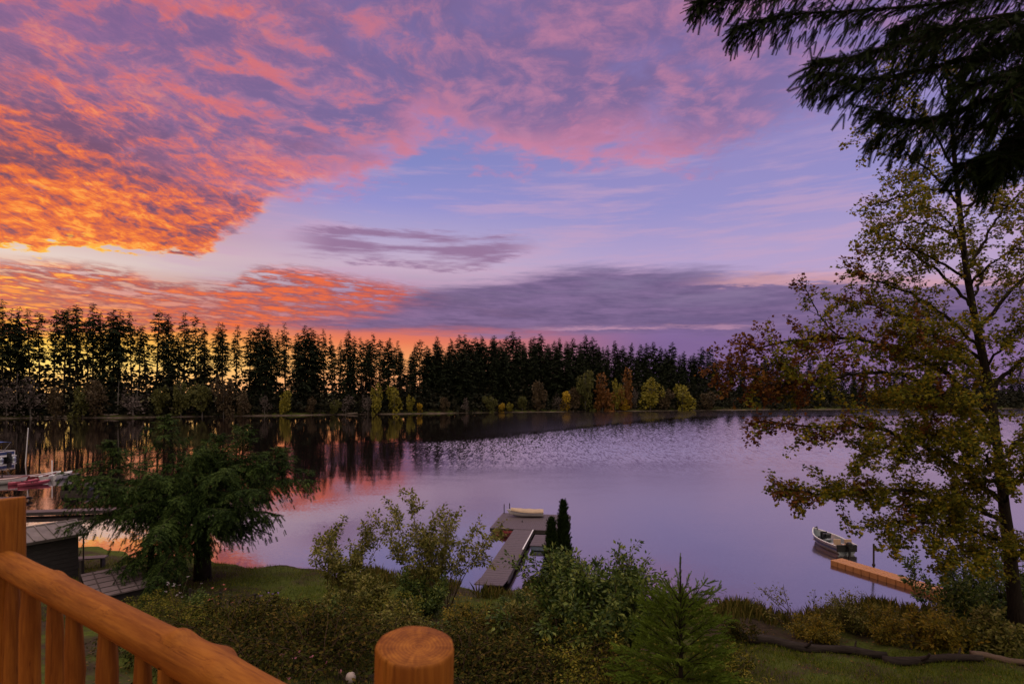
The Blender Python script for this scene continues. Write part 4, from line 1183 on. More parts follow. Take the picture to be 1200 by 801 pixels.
# grass
GRASS = leaf_mat('grass_blades', [(0.043, 0.060, 0.0075), (0.094, 0.131, 0.0137), (0.163, 0.200, 0.0225), (0.237, 0.225, 0.0425)], .3, .8, .04)
rng = np.random.default_rng(14)
def scatter(n, box):
    X = rng.uniform(box[0], box[1], n); Y = rng.uniform(box[2], box[3], n)
    t = np.interp(X, NEAR_X, NEAR_Y) - Y
    k = (t > .35) & (np.abs((X) / Y) < 1.05) & (np.sin(X * 1.3 + .5 * np.sin(Y)) * np.sin(Y * 1.1 + X * .3) > rng.uniform(-1.5, .7, n))
    return X[k], Y[k]
parts = [scatter(52000, (-24, -3, 20, 34)), scatter(60000, (5, 18, 12.5, 19.6)), scatter(14000, (-4, 8, 17, 28)), scatter(9000, (-9, 6, 11.5, 17))]
X = np.concatenate([p[0] for p in parts]); Y = np.concatenate([p[1] for p in parts]); n = len(X)
BLADE = _tmpl([(-.035, 0, 0), (.035, 0, 0), (.02, .6, -.06), (0, 1, -.2), (-.02, .6, -.06)], [(0, 1, 2, 3, 4)])
D = rng.normal(0, .45, (n, 3)); D[:, 2] = 1
mb = MB(); mb.inst(BLADE, frames(D, rng.normal(0, 1, (n, 3)), size=rng.uniform(.05, .17, n) * np.where(Y > 20, 1.25, 1)), np.stack([X, Y, ground_z(X, Y) - .01], -1))
tag(mb.build('grass', GRASS), 'short patchy green grass on the lawns beside the lake', 'grass', kind='stuff')

# fallen leaves
FALLEN = leaf_mat('fallen_leaf', [(.06, .03, .015), (.14, .06, .02), (.20, .12, .03), (.16, .06, .05)], .1, .7, .2)
n = 2600; X = rng.uniform(-12, 17, n); Y = rng.uniform(11.5, 22, n)
D = rng.normal(0, 1, (n, 3)); D[:, 2] *= .15
mb = MB(); mb.inst(LEAF, frames(D, rng.normal(0, .3, (n, 3)) + (0, 0, 1), size=rng.uniform(.05, .11, n)), np.stack([X, Y, ground_z(X, Y) + .03], -1))
tag(mb.build('fallen_leaves', FALLEN), 'brown leaves strewn over the slope and lawn', 'leaves', kind='stuff')

# tall grass and sedge along the waterline
SEDGE = leaf_mat('sedge_blades', [(0.050, 0.053, 0.0125), (0.106, 0.106, 0.0225), (0.188, 0.163, 0.0375), (0.250, 0.175, 0.0562)], .3, .7, .05)
n = 26000; X = rng.uniform(-9, 24, n); t = rng.uniform(.05, 1, n) ** 1.2 * 3.2
Y = np.interp(X, NEAR_X, NEAR_Y) - t - .2
k = np.sin(X * 2.1) * np.sin(Y * 1.7 + X) + .9 > rng.uniform(0, 1.6, n)
k &= ~((X > -2.6) & (X < .6) & (Y > 26))
X, Y = X[k], Y[k]; n = len(X)
D = rng.normal(0, .28, (n, 3)); D[:, 2] = 1
mb = MB(); mb.inst(_tmpl([(-.022, 0, 0), (.022, 0, 0), (.014, .6, -.05), (0, 1, -.22), (-.014, .6, -.05)], [(0, 1, 2, 3, 4)]), frames(D, rng.normal(0, 1, (n, 3)), size=rng.uniform(.25, .85, n) * (.6 + .5 * np.sin(X * 1.1) ** 2)), np.stack([X, Y, ground_z(X, Y) - .02], -1))
tag(mb.build('shore_grass', SEDGE), 'tall dry grass along the near waterline', 'grass', kind='stuff')

# ------------------------------------------------------------------ docks, boats, sheds
WOOD_GREY = plain('weathered_deck_wood', (.085, .064, .078), .6, var=.3, scale=5, stretch=(1, 6, 1), bump=.01)
WOOD_DARK = plain('wet_dark_wood', (.035, .026, .026), .7, var=.4, scale=5)
PLASTIC_TAN = plain('orange_tan_plastic', (.42, .19, .075), .55, var=.15, scale=9)
WHITE = plain('white_gelcoat', (.72, .70, .72), .35, var=.06, scale=3)
TARP = plain('tan_canvas', (.40, .29, .21), .8, var=.15, scale=4, bump=.02)
RED = plain('faded_red_hull', (.20, .022, .03), .4, var=.2, scale=3)
PINK = plain('magenta_plastic_hull', (.34, .06, .10), .4, var=.15, scale=3)
BLUE = plain('dark_blue_paint', (.04, .06, .16), .4, var=.2, scale=3)
BLUE_CANVAS = plain('blue_canvas', (.06, .10, .30), .8, var=.2, scale=3)
ALU = plain('dull_aluminium', (.42, .46, .50), .35, .6, var=.12, scale=3)
BLACK = plain('black_plastic', (.012, .012, .014), .4, var=.3)
SEAT = plain('tan_vinyl_seat', (.50, .34, .24), .55, var=.12)
RUSTY = plain('dark_steel', (.035, .028, .026), .6, .3, var=.4)
SHED_WALL = plain('dark_board_wall', (.035, .030, .034), .85, var=.4, scale=3, stretch=(.3, 1, 9), bump=.01)
SHED_ROOF = plain('grey_metal_roof', (.15, .125, .13), .5, .2, var=.25, scale=2)
TILE_ROOF = plain('grey_roof_sheets', (.125, .095, .105), .7, var=.2, scale=3, bump=.005)

DK_D = Vector((.165, .986, 0)).normalized(); DK_E = Vector((.986, -.165, 0)).normalized()
DK_RZ = math.atan2(DK_D.y, DK_D.x) - math.pi / 2


def deck_part(mb, o_, e0, e1, d0, d1, z, th, board=.14, across=True):
    """planks with gaps laid across (or along) the run, local to a frame whose y runs along the dock"""
    k = int((d1 - d0) / board) if across else int((e1 - e0) / board)
    for i in range(k):
        if across: mb.box(((e0 + e1) / 2, d0 + (i + .5) * board, z - th / 2 + .004 * math.sin(i * 2.3)), (e1 - e0, board * .93, th))
        else: mb.box((e0 + (i + .5) * board, (d0 + d1) / 2, z - th / 2 + .004 * math.sin(i * 2.3)), (board * .93, d1 - d0, th))


def wooden_dock():
    o = empty('dock', (.84, 39.8, 0), 'T shaped grey plank dock running out from the near bank', 'dock', rz=DK_RZ)
    mb = MB(); deck_part(mb, o, -.70, .70, -10.6, 0, .46, .045); bevel(mb.build('walkway', WOOD_GREY, o), .006, 1)
    mb = MB(); deck_part(mb, o, -.72, .72, -12.2, -10.62, .0, .045)
    w = mb.build('ramp', WOOD_GREY, o); w.location = (0, 0, 1.5); 
    w.rotation_euler = (math.atan2(-.26, 2.4), 0, 0); w.location = (0, 0, .46 - math.tan(.108) * 10.62)
    mb = MB(); deck_part(mb, o, -2.45, 2.95, 0.02, 5.2, .46, .045, across=False); bevel(mb.build('platform', WOOD_GREY, o), .006, 1)
    mb = MB()
    for s_ in (-.67, .67): mb.box((s_, -5.3, .30), (.06, 10.6, .22))
    for e in (-2.42, 2.92): mb.box((e, 2.6, .30), (.06, 5.1, .22))
    for d_ in (.06, 5.17): mb.box((.25, d_, .30), (5.28, .06, .22))
    mb.build('side_beams', WOOD_DARK, o)
    for y in (-9, -6, -3): mb = MB(); mb.box((0, y, .09), (1.2, 1.5, .2)); mb.build('float', BLACK, o)
    for y in (1, 4): mb = MB(); mb.box((.25, y, .09), (4.9, 1.6, .2)); mb.build('float', BLACK, o)
    mb = MB(); mb.box((.66, -2.6, .478), (.07, 5.0, .03)); mb.build('edge_strip', WHITE, o)
    for x, y, h in ((-2.3, 4.9, .75), (-1.9, 5.1, .8)):
        mb = MB(); mb.tube([(x, y, .3), (x, y, .46 + h)], .035, 8); mb.build('mooring_pole', RUSTY, o)
    mb = MB(); mb.box((-.45, 2.2, .50), (.07, .07, .09)); mb.box((-.45, 2.2, .56), (.05, .34, .04)); bevel(mb.build('cleat', RUSTY, o), .01)
wooden_dock()


def loft(mb, secs, mat=0, close=True):
    """skin through cross-sections (each the same number of points)"""
    S = np.array(secs, float); k, n = S.shape[:2]
    i = np.arange(k - 1)[:, None] * n; j = np.arange(n - 1)[None]
    mb.add(S.reshape(-1, 3), np.stack([i + j, i + j + 1, i + n + j + 1, i + n + j], -1).reshape(-1, 4), mat)


def hull(L, B, D, bow=.35, rake=.25, n=13, transom=.8, thick=.04):
    """open boat hull, bow towards +y, keel at z=0; outer and inner skin with a gunwale"""
    mb = MB(); out, inn = [], []
    for i in range(n):
        t = i / (n - 1); y = -L / 2 + L * t
        w = B / 2 * (transom + (1 - transom) * min(1, t * 3)) * (1 - max(0, (t - .5) / .5) ** 2.2)
        w = max(w, .015); z0 = .02 + max(0, t - .6) ** 2 * D * 2.2; zt = D * (1 + .35 * t ** 3)
        sec = []
        for q in (-1, -.93, -.72, -.35, 0, .35, .72, .93, 1):
            zz = z0 + (zt - z0) * abs(q) ** 3.2
            sec.append((w * math.copysign(min(1, abs(q) ** .75 * 1.0), q), y + rake * (zz / D) * t ** 4, zz))
        out.append(sec)
        inn.append([(x * (1 - thick / max(w, .05)) if w > .06 else x * .3, yy, zz + (thick if abs(x) < w * .9 else 0)) for x, yy, zz in sec])
    loft(mb, out)
    loft(mb, [s_[::-1] for s_ in inn])
    for side in (0, -1):
        loft(mb, [[o_[side], i_[side]] if side else [i_[side], o_[side]] for o_, i_ in zip(out, inn)])
    b0 = mb.n
    mb.add(out[0] + inn[0], [(0, 1, 2, 3, 4, 5, 6, 7, 8)])
    mb.add(inn[0], [(8, 7, 6, 5, 4, 3, 2, 1, 0)])
    return mb, out


def dinghy():
    p = Vector((.84, 39.8, 0)) + DK_D * 4.1 + DK_E * (-.35)
    o = empty('rowing_dinghy', (p.x, p.y, .475), 'small white dinghy under a tan cover on the end of the plank dock', 'boat', rz=DK_RZ + math.pi / 2 + .12)
    mb, out = hull(2.5, 1.05, .40, transom=.8)
    mb.build('hull', WHITE, o, smooth=True)
    mb = MB(); secs = []
    for sct in out[:-1]:
        w = abs(sct[0][0]) * 1.04; y, z = sct[0][1], sct[0][2]
        secs.append([(-w, y, z - .05), (-w * .98, y, z + .02), (-w * .5, y, z + .13 + .02 * math.sin(y * 9)), (0, y, z + .17), (w * .5, y, z + .13 - .02 * math.sin(y * 8)), (w * .98, y, z + .02), (w, y, z - .05)])
    loft(mb, secs); b0 = mb.n
    mb.add(secs[0], [(6, 5, 4, 3, 2, 1, 0)]); mb.add(secs[-1], [(0, 1, 2, 3, 4, 5, 6)])
    mb.build('cover', TARP, o, smooth=True)
    mb = MB(); mb.tube([(0, s_[4][1], s_[4][2] - .02) for s_ in out[:-1]], .02, 5); mb.build('keel', BLUE, o)
    mb = MB()
    for s_ in (0, -1): mb.tube([(q[s_][0] * 1.02, q[s_][1], q[s_][2] - .06) for q in out[:-1]], .022, 5)
    mb.build('rub_rail', BLUE, o)
dinghy()


def side_float():
    p = Vector((.84, 39.8, 0)) + DK_D * (-2.3) + DK_E * 1.95
    o = empty('swim_float', (p.x, p.y, 0), 'square grey swim float with a blue side against the plank dock', 'float', rz=DK_RZ)
    mb = MB(); deck_part(mb, o, -1.05, 1.15, -1.4, 1.5, .36, .04); mb.build('deck_boards', WOOD_GREY, o)
    mb = MB(); mb.box((.05, 0.05, .17), (2.1, 2.8, .29)); bevel(mb.build('pontoon', plain('blue_grey_plastic', (.16, .20, .30), .5, var=.15), o), .04)
    mb = MB(); mb.tube([(.55, -.2, .3), (.55, -.2, .85)], .03, 6); mb.build('post', RUSTY, o)
side_float()

# red canoe in the nook under the platform
p = Vector((.84, 39.8, 0)) + DK_D * (-.36) + DK_E * (-1.25)
o = empty('canoe', (p.x, p.y, -.08), 'red canoe half hidden in the corner between walkway and platform', 'canoe', rz=DK_RZ - .25 - math.pi / 2)
mb, out = hull(1.5, .6, .40, transom=.3); mb.build('hull', RED, o, smooth=True)
mb = MB()
for y in (-.4, .35): mb.box((0, y, .33), (.52, .16, .03))
mb.build('seats', WOOD_DARK, o)


def floating_dock():
    A = Vector((18.95, 33.3, 0)); B = Vector((21.3, 27.6, 0)); d_ = (B - A); L = d_.length
    o = empty('floating_dock', A, 'narrow orange tan modular floating dock at the right bank', 'dock', rz=math.atan2(d_.y, d_.x) - math.pi / 2)
    n = 13; s_ = L / n
    mb = MB()
    for i in range(n):
        for c in (-.24, .24):
            mb.box((c, (i + .5) * s_, .12), (.465, s_ * .955, .36))
    bevel(mb.build('float_modules', PLASTIC_TAN, o), .035, 2)
    mb = MB()
    for i in range(n):
        for c in (-.24, .24):
            for q in (-.1, .1): mb.box((c + q, (i + .5) * s_, .302), (.03, s_ * .7, .012))
        mb.box((-.478, (i + .5) * s_, .15), (.016, s_ * .34, .22))
    mb.build('grip_ribs', plain('darker_tan_plastic', (.32, .13, .045), .6, var=.15), o)
    mb = MB()
    for i in range(1, n): mb.tube([(-.482, i * s_, .12), (-.482, i * s_, .27)], .035, 6)
    mb.build('coupling_pins', RUSTY, o)
    p = W(1018, 655, 31.9)
    o2 = empty('mooring_pile', (p.x + .28, p.y, -1.0), 'tall thin black pole standing beside the orange dock', 'pole')
    mb = MB(); mb.tube([(0, 0, -1), (0, 0, 2.55)], .05, 8); mb.build('pole', RUSTY, o2)
    mb = MB(); mb.tube([(0, 0, 1.30), (0, 0, 1.42)], .085, 8); mb.build('pile_ring', RUSTY, o2)
floating_dock()


def fishing_boat():
    o = empty('fishing_boat', (20.65, 36.9, -.18), 'small aluminium fishing boat with seats and motor beside the orange dock', 'boat', rz=R(2))
    mb, out = hull(4.0, 1.5, .76, transom=.85, thick=.05)
    mb.build('hull', ALU, o, smooth=True)
    mb = MB()
    for s_ in (0, -1):
        mb.tube([(q[s_][0] * 1.02, q[s_][1], q[s_][2] + .01) for q in out], .03, 6)
    mb.build('gunwale', WHITE, o)
    mb = MB()
    for s_ in (1, 7):
        loft(mb, [[(q[s_][0] * 1.012, q[s_][1], q[s_][2] - .16), (q[s_][0] * 1.03, q[s_][1], q[s_][2] - .03)] for q in out[:-1]])
    mb.build('side_stripe', BLUE, o)
    mb = MB(); mb.box((0, -2.02, .60), (1.2, .12, .45)); bevel(mb.build('transom_board', BLACK, o), .02)
    mb = MB()
    for y, w_ in ((-1.3, 1.22), (-.2, 1.34), (1.05, 1.1)): mb.box((0, y, .47), (w_, .34, .07))
    mb.build('bench_seats', ALU, o)
    for x, y, m_ in ((-.3, -1.25, SEAT), (.34, -1.3, SEAT), (0, 1.1, BLACK)):
        mb = MB(); mb.box((x, y, .62), (.42, .42, .12)); mb.box((x, y - .2, .86), (.42, .09, .42), rx=-.12); mb.tube([(x, y, .48), (x, y, .58)], .05, 8)
        c = bevel(mb.build('seat', m_, o), .04, 3)
        if m_ is BLACK: c['label'] = 'black swivel seat near the bow'
    m2 = empty('outboard_motor', (.05, -2.2, .0)); m2.parent = o
    mb = MB(); mb.box((0, 0, 1.02), (.34, .48, .38)); mb.box((0, -.02, 1.24), (.26, .36, .10)); bevel(mb.build('cowling', BLACK, m2), .08, 3)
    mb = MB(); mb.box((0, -.06, .52), (.12, .16, .75)); mb.box((0, -.04, .12), (.10, .34, .10)); mb.tube([(0, .22, 1.0), (.05, .75, 1.12)], .025, 6); mb.build('leg', BLACK, m2)
    mb = MB(); mb.box((.02, .55, .86), (.5, .18, .34), rx=.2); mb.tube([(-.12, .42, .92), (.16, .42, .92)], .13, 10); bevel(mb.build('console', BLACK, o), .03)
    o.scale = (1.05, .84, .95); m2.scale = (.75, .75, .8)
    mb = MB(); mb.tube([(0, 1.75, 1.02), (.12, 2.1, 1.16), (.2, 2.5, 1.0)], .04, 6); mb.box((.22, 2.5, .96), (.1, .2, .14)); mb.build('bow_motor', BLACK, o)
fishing_boat()


# ---- the left cove
def pontoon_boat():
    p = W(-12, 538, 85)
    o = empty('pontoon_boat', (p.x, p.y, 0), 'white railed pontoon boat under a blue canopy at the left edge', 'boat', rz=R(80))
    for x in (-.9, .9):
        mb = MB(); mb.tube([(x, -3.4, .1), (x, -3.2, .18), (x, 2.8, .18), (x, 3.6, .4)], [.22, .36, .36, .08], 12); mb.build('pontoon', ALU, o, smooth=True)
    mb = MB(); mb.box((0, 0, .58), (2.5, 6.6, .12)); mb.build('deck', WHITE, o)
    mb = MB()
    for x in (-1.2, 1.2): mb.box((x, .1, 1.0), (.05, 6.0, .42))
    for y in (-2.95, 3.1): mb.box((0, y, 1.0), (2.3, .05, .42))
    mb.build('side_panels', BLUE, o)
    mb = MB()
    for x in (-1.22, 1.22):
        for z in (.72, 1.32): mb.box((x, .1, z), (.07, 6.1, .08))
        for k in range(7): mb.box((x, -2.95 + k * 1.0, 1.0), (.08, .06, .7))
    for y in (-2.97, 3.14):
        for z in (.72, 1.32): mb.box((0, y, z), (2.5, .07, .08))
    mb.build('rails', WHITE, o)
    mb = MB()
    for x in (-.7, .7):
        for y in (-1.8, 1.6): mb.box((x, y, .9), (.6, 1.5, .4))
    mb.box((.6, 0, 1.2), (.6, .5, .8)); bevel(mb.build('benches', WHITE, o), .06)
    cn = empty('canopy', (0, -.6, 0)); cn.parent = o
    mb = MB(); secs = []
    for y in (-1.9, -1, 0, 1, 1.9): secs.append([(x, y, 2.75 - .12 * x * x - .015 * y * y) for x in (-1.15, -.6, 0, .6, 1.15)])
    loft(mb, secs); c = mb.build('canopy_cloth', BLUE_CANVAS, cn, smooth=True); sm = c.modifiers.new('thickness', 'SOLIDIFY'); sm.thickness = .04
    mb = MB()
    for x in (-1.12, 1.12):
        for y in (-1.8, 1.8): mb.tube([(x, y * .3, 1.3), (x, y, 2.6)], .025, 6)
    mb.build('canopy_frame', ALU, cn)
    mb = MB(); mb.box((0, -3.5, .7), (.4, .5, .9)); bevel(mb.build('motor', BLACK, o), .08)
pontoon_boat()


def pole(px, ptop, pbot, Y, lean, label, mat=WHITE, r=.06):
    a_ = W(px, pbot, Y); b_ = W(px + lean, ptop, Y)
    o = empty('mooring_pole', (a_.x, a_.y, 0), label, 'pole', 'poles in the left cove')
    mb = MB(); mb.tube([(0, 0, -1.2), (b_.x - a_.x, 0, b_.z)], r, 8); mb.build('pole', mat, o)
    mb = MB(); mb.tube([(b_.x - a_.x, 0, b_.z), (b_.x - a_.x, 0, b_.z + .12)], [r * 1.3, r * .4], 8); mb.build('cap', mat, o)
pole(29, 502, 545, 80, 4, 'tall thin white pole leaning a little, beside the pontoon boat')
pole(61, 540, 557, 66, 0, 'shorter white pole standing behind the small white boat', r=.05)


def plank_dock(x0, x1, Y0, Y1, label, w=1.3, z=.4, mat=WOOD_GREY):
    a_ = Vector((x0, Y0, 0)); b_ = Vector((x1, Y1, 0)); d_ = b_ - a_; L = d_.length
    o = empty('dock', a_, label, 'dock', 'docks of the left cove', rz=math.atan2(d_.y, d_.x) - math.pi / 2)
    mb = MB(); deck_part(mb, o, -w / 2, w / 2, 0, L, z, .05, .2); mb.build('deck_boards', mat, o)
    mb = MB()
    for s_ in (-1, 1): mb.box((s_ * (w / 2 - .04), L / 2, z - .17), (.06, L, .2))
    mb.build('side_beams', WOOD_DARK, o)
    for k in range(int(L / 3) + 1):
        mb = MB(); mb.tube([((-1) ** k * (w / 2 + .09), .3 + k * 2.9, -1.5), ((-1) ** k * (w / 2 + .09), .3 + k * 2.9, z + .35)], .07, 7); mb.build('post', WOOD_DARK, o)
p1, p2 = W(-90, 560, 62), W(88, 556, 67)
plank_dock(p1.x, p2.x, 64, 67.5, 'grey dock with colourful small boats beside it in the left cove', 1.6)
p1, p2 = W(18, 604, 46), W(156, 600, 47.5)
plank_dock(p1.x, p2.x, 46, 47.5, 'nearest long dark dock behind the broad fir in the left cove', 1.1)
p1, p2 = W(-60, 588, 51), W(40, 586, 53)
plank_dock(p1.x, p2.x, 51, 52.5, 'short dock just behind the shed roof at the left edge', 1.0)


def small_boat(px, Y, L, B, mat, label, rz, kayak=False, seatmat=None):
    p = W(px, 500, Y)
    o = empty('kayak' if kayak else 'small_boat', (p.x, p.y, -.06), label, 'kayak' if kayak else 'boat', 'small boats of the left cove', rz=rz)
    mb, out = hull(L, B, .36 if kayak else .62, transom=.15 if kayak else .8); mb.build('hull', mat, o, smooth=True)
    mb = MB()
    if kayak:
        secs = [[(s_[0][0], s_[0][1], s_[0][2]), (0, s_[0][1], s_[0][2] + .07), (s_[-1][0], s_[-1][1], s_[-1][2])] for i, s_ in enumerate(out) if not 4 <= i <= 7]
        loft(mb, secs[:4]); loft(mb, secs[4:]); mb.build('deck', mat, o)
        mb = MB(); mb.box((0, .0, .28), (B * .6, .12, .28)); mb.build('seat', BLACK, o)
    else:
        for y in (-L * .25, L * .08): mb.box((0, y, .42), (B * .86, .3, .06))
        mb.build('benches', seatmat or WHITE, o)
        mb = MB()
        for s_ in (0, -1): mb.tube([(q[s_][0], q[s_][1], q[s_][2] + .01) for q in out], .035, 5)
        mb.build('gunwale', seatmat or WHITE, o)
small_boat(38, 61.5, 2.5, .7, PINK, 'bright red pink kayak, nearest of the small boats at the cove dock', R(-35), True)
small_boat(26, 62.3, 2.4, .7, PINK, 'darker pink kayak left of and behind the bright red pink one', R(-35), True)
small_boat(10, 62.5, 2.7, 1.2, WHITE, 'pale open boat with red benches by the cove dock', R(-60), seatmat=RED)
small_boat(60, 65.6, 2.6, 1.3, WHITE, 'small white boat, left one of the pair at the dock end', R(8))
small_boat(72, 66.0, 2.2, 1.2, WHITE, 'small white boat, right one of the pair at the dock end', R(-6))
small_boat(48, 65.4, 2.4, 1.2, RED, 'red hulled open boat left of the two small white boats', R(-30), seatmat=WHITE)
p = W(95, 577, 57)
o = empty('swim_float', (p.x, p.y, 0), 'dark low float with an arched cover behind the broad fir', 'float')
mb = MB(); mb.box((0, 0, .15), (2.6, 2.0, .35)); mb.build('pontoon', WOOD_DARK, o)
mb = MB(); secs = [[(1.3 * math.cos(q), y, .33 + .65 * math.sin(q)) for q in np.linspace(0, math.pi, 9)] for y in (-.9, .9)]
loft(mb, secs); c = mb.build('cover', BLACK, o); c.modifiers.new('thickness', 'SOLIDIFY').thickness = .04


# ---- sheds on the left bank
def shed():
    A = Vector((-21.1, 28.0, 0)); B = Vector((-24.2, 23.35, 0)); d_ = (A - B).normalized(); L = (A - B).length
    base = gz(-21.4, 27) - .15
    o = empty('boat_shed', (B.x, B.y, base), 'dark board shed with a grey metal roof on the left bank', 'shed', rz=math.atan2(d_.y, d_.x) - math.pi / 2)
    D_, H_ = 2.4, 3.12 - base        # local: y along the eave, x away from the water side is +x
    mb = MB(); mb.box((-D_ / 2 - .12, L / 2, H_ / 2 - .05), (D_, L - .3, H_ - .1)); mb.build('walls', SHED_WALL, o)
    for x0 in (0,):
        mb = MB()
        for x in (.012, -D_ - .25 + .012):
            for k in range(int(H_ / .22)): mb.box((-.12 + x + .0 if x > 0 else x + .1, L / 2, .12 + k * .22), (.03, L - .32, .20), rz=0)
        mb.build('wall_boards', SHED_WALL, o)
    half = D_ / 2 + .3; ang = math.atan2(.42, half); rl = math.hypot(half, .42)
    for s_, nm in ((1, 'roof'), (-1, 'roof')):
        r = MB(); r.box((0, L / 2, 0), (rl, L + .35, .05))
        k = 0
        q = 0.0
        while q < L + .3:
            r.box((0, -.15 + q, .045), (rl - .02, .05, .05)); q += .42
        r.box((rl / 2 + .01, L / 2, -.04), (.03, L + .36, .14))
        ro = r.build(nm, SHED_ROOF, o); ro.location = (-D_ / 2 - .12 + s_ * half / 2, 0, H_ + .21)
        ro.rotation_euler = (0, ang, 0) if s_ > 0 else (0, ang, math.pi)
        if s_ < 0: ro.location = (-D_ / 2 - .12 - half / 2, L, H_ + .21)
    mb = MB(); mb.tube([(-D_ / 2 - .12, -.2, H_ + .45), (-D_ / 2 - .12, L + .2, H_ + .45)], .06, 6); mb.build('ridge_cap', SHED_ROOF, o)
    mb = MB(); mb.tube([(.1, L - .02, 0), (.1, L - .02, H_ - .1)], .035, 6); mb.build('corner_post', RUSTY, o)
shed()


def pump_house():
    Q = [Vector((-19.3, 25.5, 0)), Vector((-17.9, 26.9, 0)), Vector((-15.75, 24.3, 0)), Vector((-16.9, 23.4, 0))]
    c = sum(Q, Vector()) / 4; base = gz(c.x, c.y) - .1
    o = empty('pump_house', (c.x, c.y, base), 'low hut with a flat grey diagonal sheet roof before the shed', 'shed', rz=R(-48))
    zr = 1.75 - base
    rf_ = MB(); rf_.box((0, 0, 0), (3.5, 2.1, .06))
    ro = rf_.build('roof', TILE_ROOF, o); ro.location = (0, 0, zr); ro.rotation_euler = (R(2), R(3), 0)
    rf_ = MB()
    for k in range(-2, 3): rf_.box((k * .68, 0, .036), (.045, 2.1, .024))
    for k in (-1, 0, 1): rf_.box((0, k * .62, .037), (3.5, .045, .024))
    rs = rf_.build('roof_seams', WOOD_DARK, ro)
    mb = MB(); mb.box((0, 0, zr / 2 - .06), (3.1, 1.8, zr - .16)); mb.build('walls', SHED_WALL, o)
    mb = MB()
    for x in (-1, 0, 1): mb.box((x, -.91, zr / 2 - .06), (.05, .03, zr - .2))
    mb.build('battens', WOOD_DARK, o)
pump_house()

p = W(105, 653, 30.5); b_ = gz(p.x, p.y)
o = empty('plank_table', (p.x, p.y, b_), 'narrow grey plank table on posts right of the shed', 'table', rz=R(14))
mb = MB()
for k in (-.2, 0, .2): mb.box((0, k, p.z - b_), (1.6, .18, .06))
mb.build('tabletop', WOOD_GREY, o)
for x in (-.62, .62):
    mb = MB(); mb.box((x, 0, (p.z - b_) / 2 - .02), (.09, .4, p.z - b_ - .04)); mb.build('leg', WOOD_DARK, o)
p = W(95, 684, 26.8); b_ = gz(p.x, p.y)
o = empty('fence_post', (p.x, p.y, b_), 'dark square post standing behind the low hut roof', 'post', 'posts of the left lawn')
mb = MB(); mb.box((0, 0, .52), (.11, .11, 1.1)); mb.build('post', WOOD_DARK, o)
mb = MB(); mb.box((0, 0, 1.09), (.15, .15, .04)); mb.build('cap', WOOD_DARK, o)

# wire fence on the left lawn
o = empty('wire_fence', on_ground(278, 22.6), 'low wire fence with thin dark posts on the left lawn', 'fence')
prev = []
for px, Y, h in ((222, 23.0, .8), (258, 22.7, .85), (298, 22.5, .95), (338, 22.2, .85)):
    q = on_ground(px, Y) - o.location
    mb = MB(); mb.tube([q + Vector((0, 0, -.2)), q + Vector((.03 * math.sin(px), 0, h))], .05, 6); mb.build('post', RUSTY, o); prev.append((q, h))
mb = MB()
for (a_, ha), (c_, hc) in zip(prev[:-1], prev[1:]):
    for f_ in (.35, .65, .95): mb.tube([a_ + Vector((0, 0, ha * f_)), (a_ + c_) / 2 + Vector((0, 0, (ha + hc) / 2 * f_ - .04)), c_ + Vector((0, 0, hc * f_))], .006, 4)
mb.build('wires', RUSTY, o)


# logs along the right lawn
LOG = plain('wet_grey_log', (.036, .028, .026), .8, var=.45, scale=3, stretch=(.6, 5, 5), bump=.03, spec=.05)
LOG2 = plain('tan_split_log', (.11, .07, .05), .8, var=.4, scale=3, stretch=(.6, 5, 5), bump=.03)
def log(p0, p1, r, mat, label, seed, stub=True):
    rng = np.random.default_rng(seed)
    a_ = on_ground(*p0); b_ = on_ground(*p1); c_ = (a_ + b_) / 2
    d_ = b_ - a_; L = d_.length; o = empty('driftwood_log', (a_.x, a_.y, a_.z), label, 'log', 'logs along the lawn', rz=math.atan2(d_.y, d_.x))
    mb = MB(); t = np.linspace(0, 1, 14)
    P = np.stack([t * L, .08 * np.sin(t * 5 + seed), r * .8 + np.array([gz(a_.x + d_.x * q, a_.y + d_.y * q) - a_.z for q in t]) + .02 * np.sin(t * 9)], -1)
    mb.tube(P, r * (1.05 - .35 * t) * (1 + .08 * np.sin(t * 13 + seed)), 11, wob=.05, rng=rng); mb.build('trunk', mat, o, smooth=True)
    if stub:
        mb = MB(); q = P[5]; mb.tube([q, q + (.15, -.2, .2), q + (.2, -.3, .38)], [.07, .05, .03], 6); q = P[10]; mb.tube([q, q + (.1, .1, .3)], [.05, .02], 6); mb.build('branch_stub', mat, o)
log((878, 19.6), (1040, 18.9), .17, LOG, 'dark weathered log with a branch stub on the left part of the lawn edge', 3)
log((1034, 18.7), (1150, 17.8), .15, LOG, 'dark weathered log under the yellow bushes, continuing the line to the right', 5)
log((1138, 18.2), (1215, 17.4), .12, LOG2, 'short tan split log at the right end of the line of logs', 7, False)

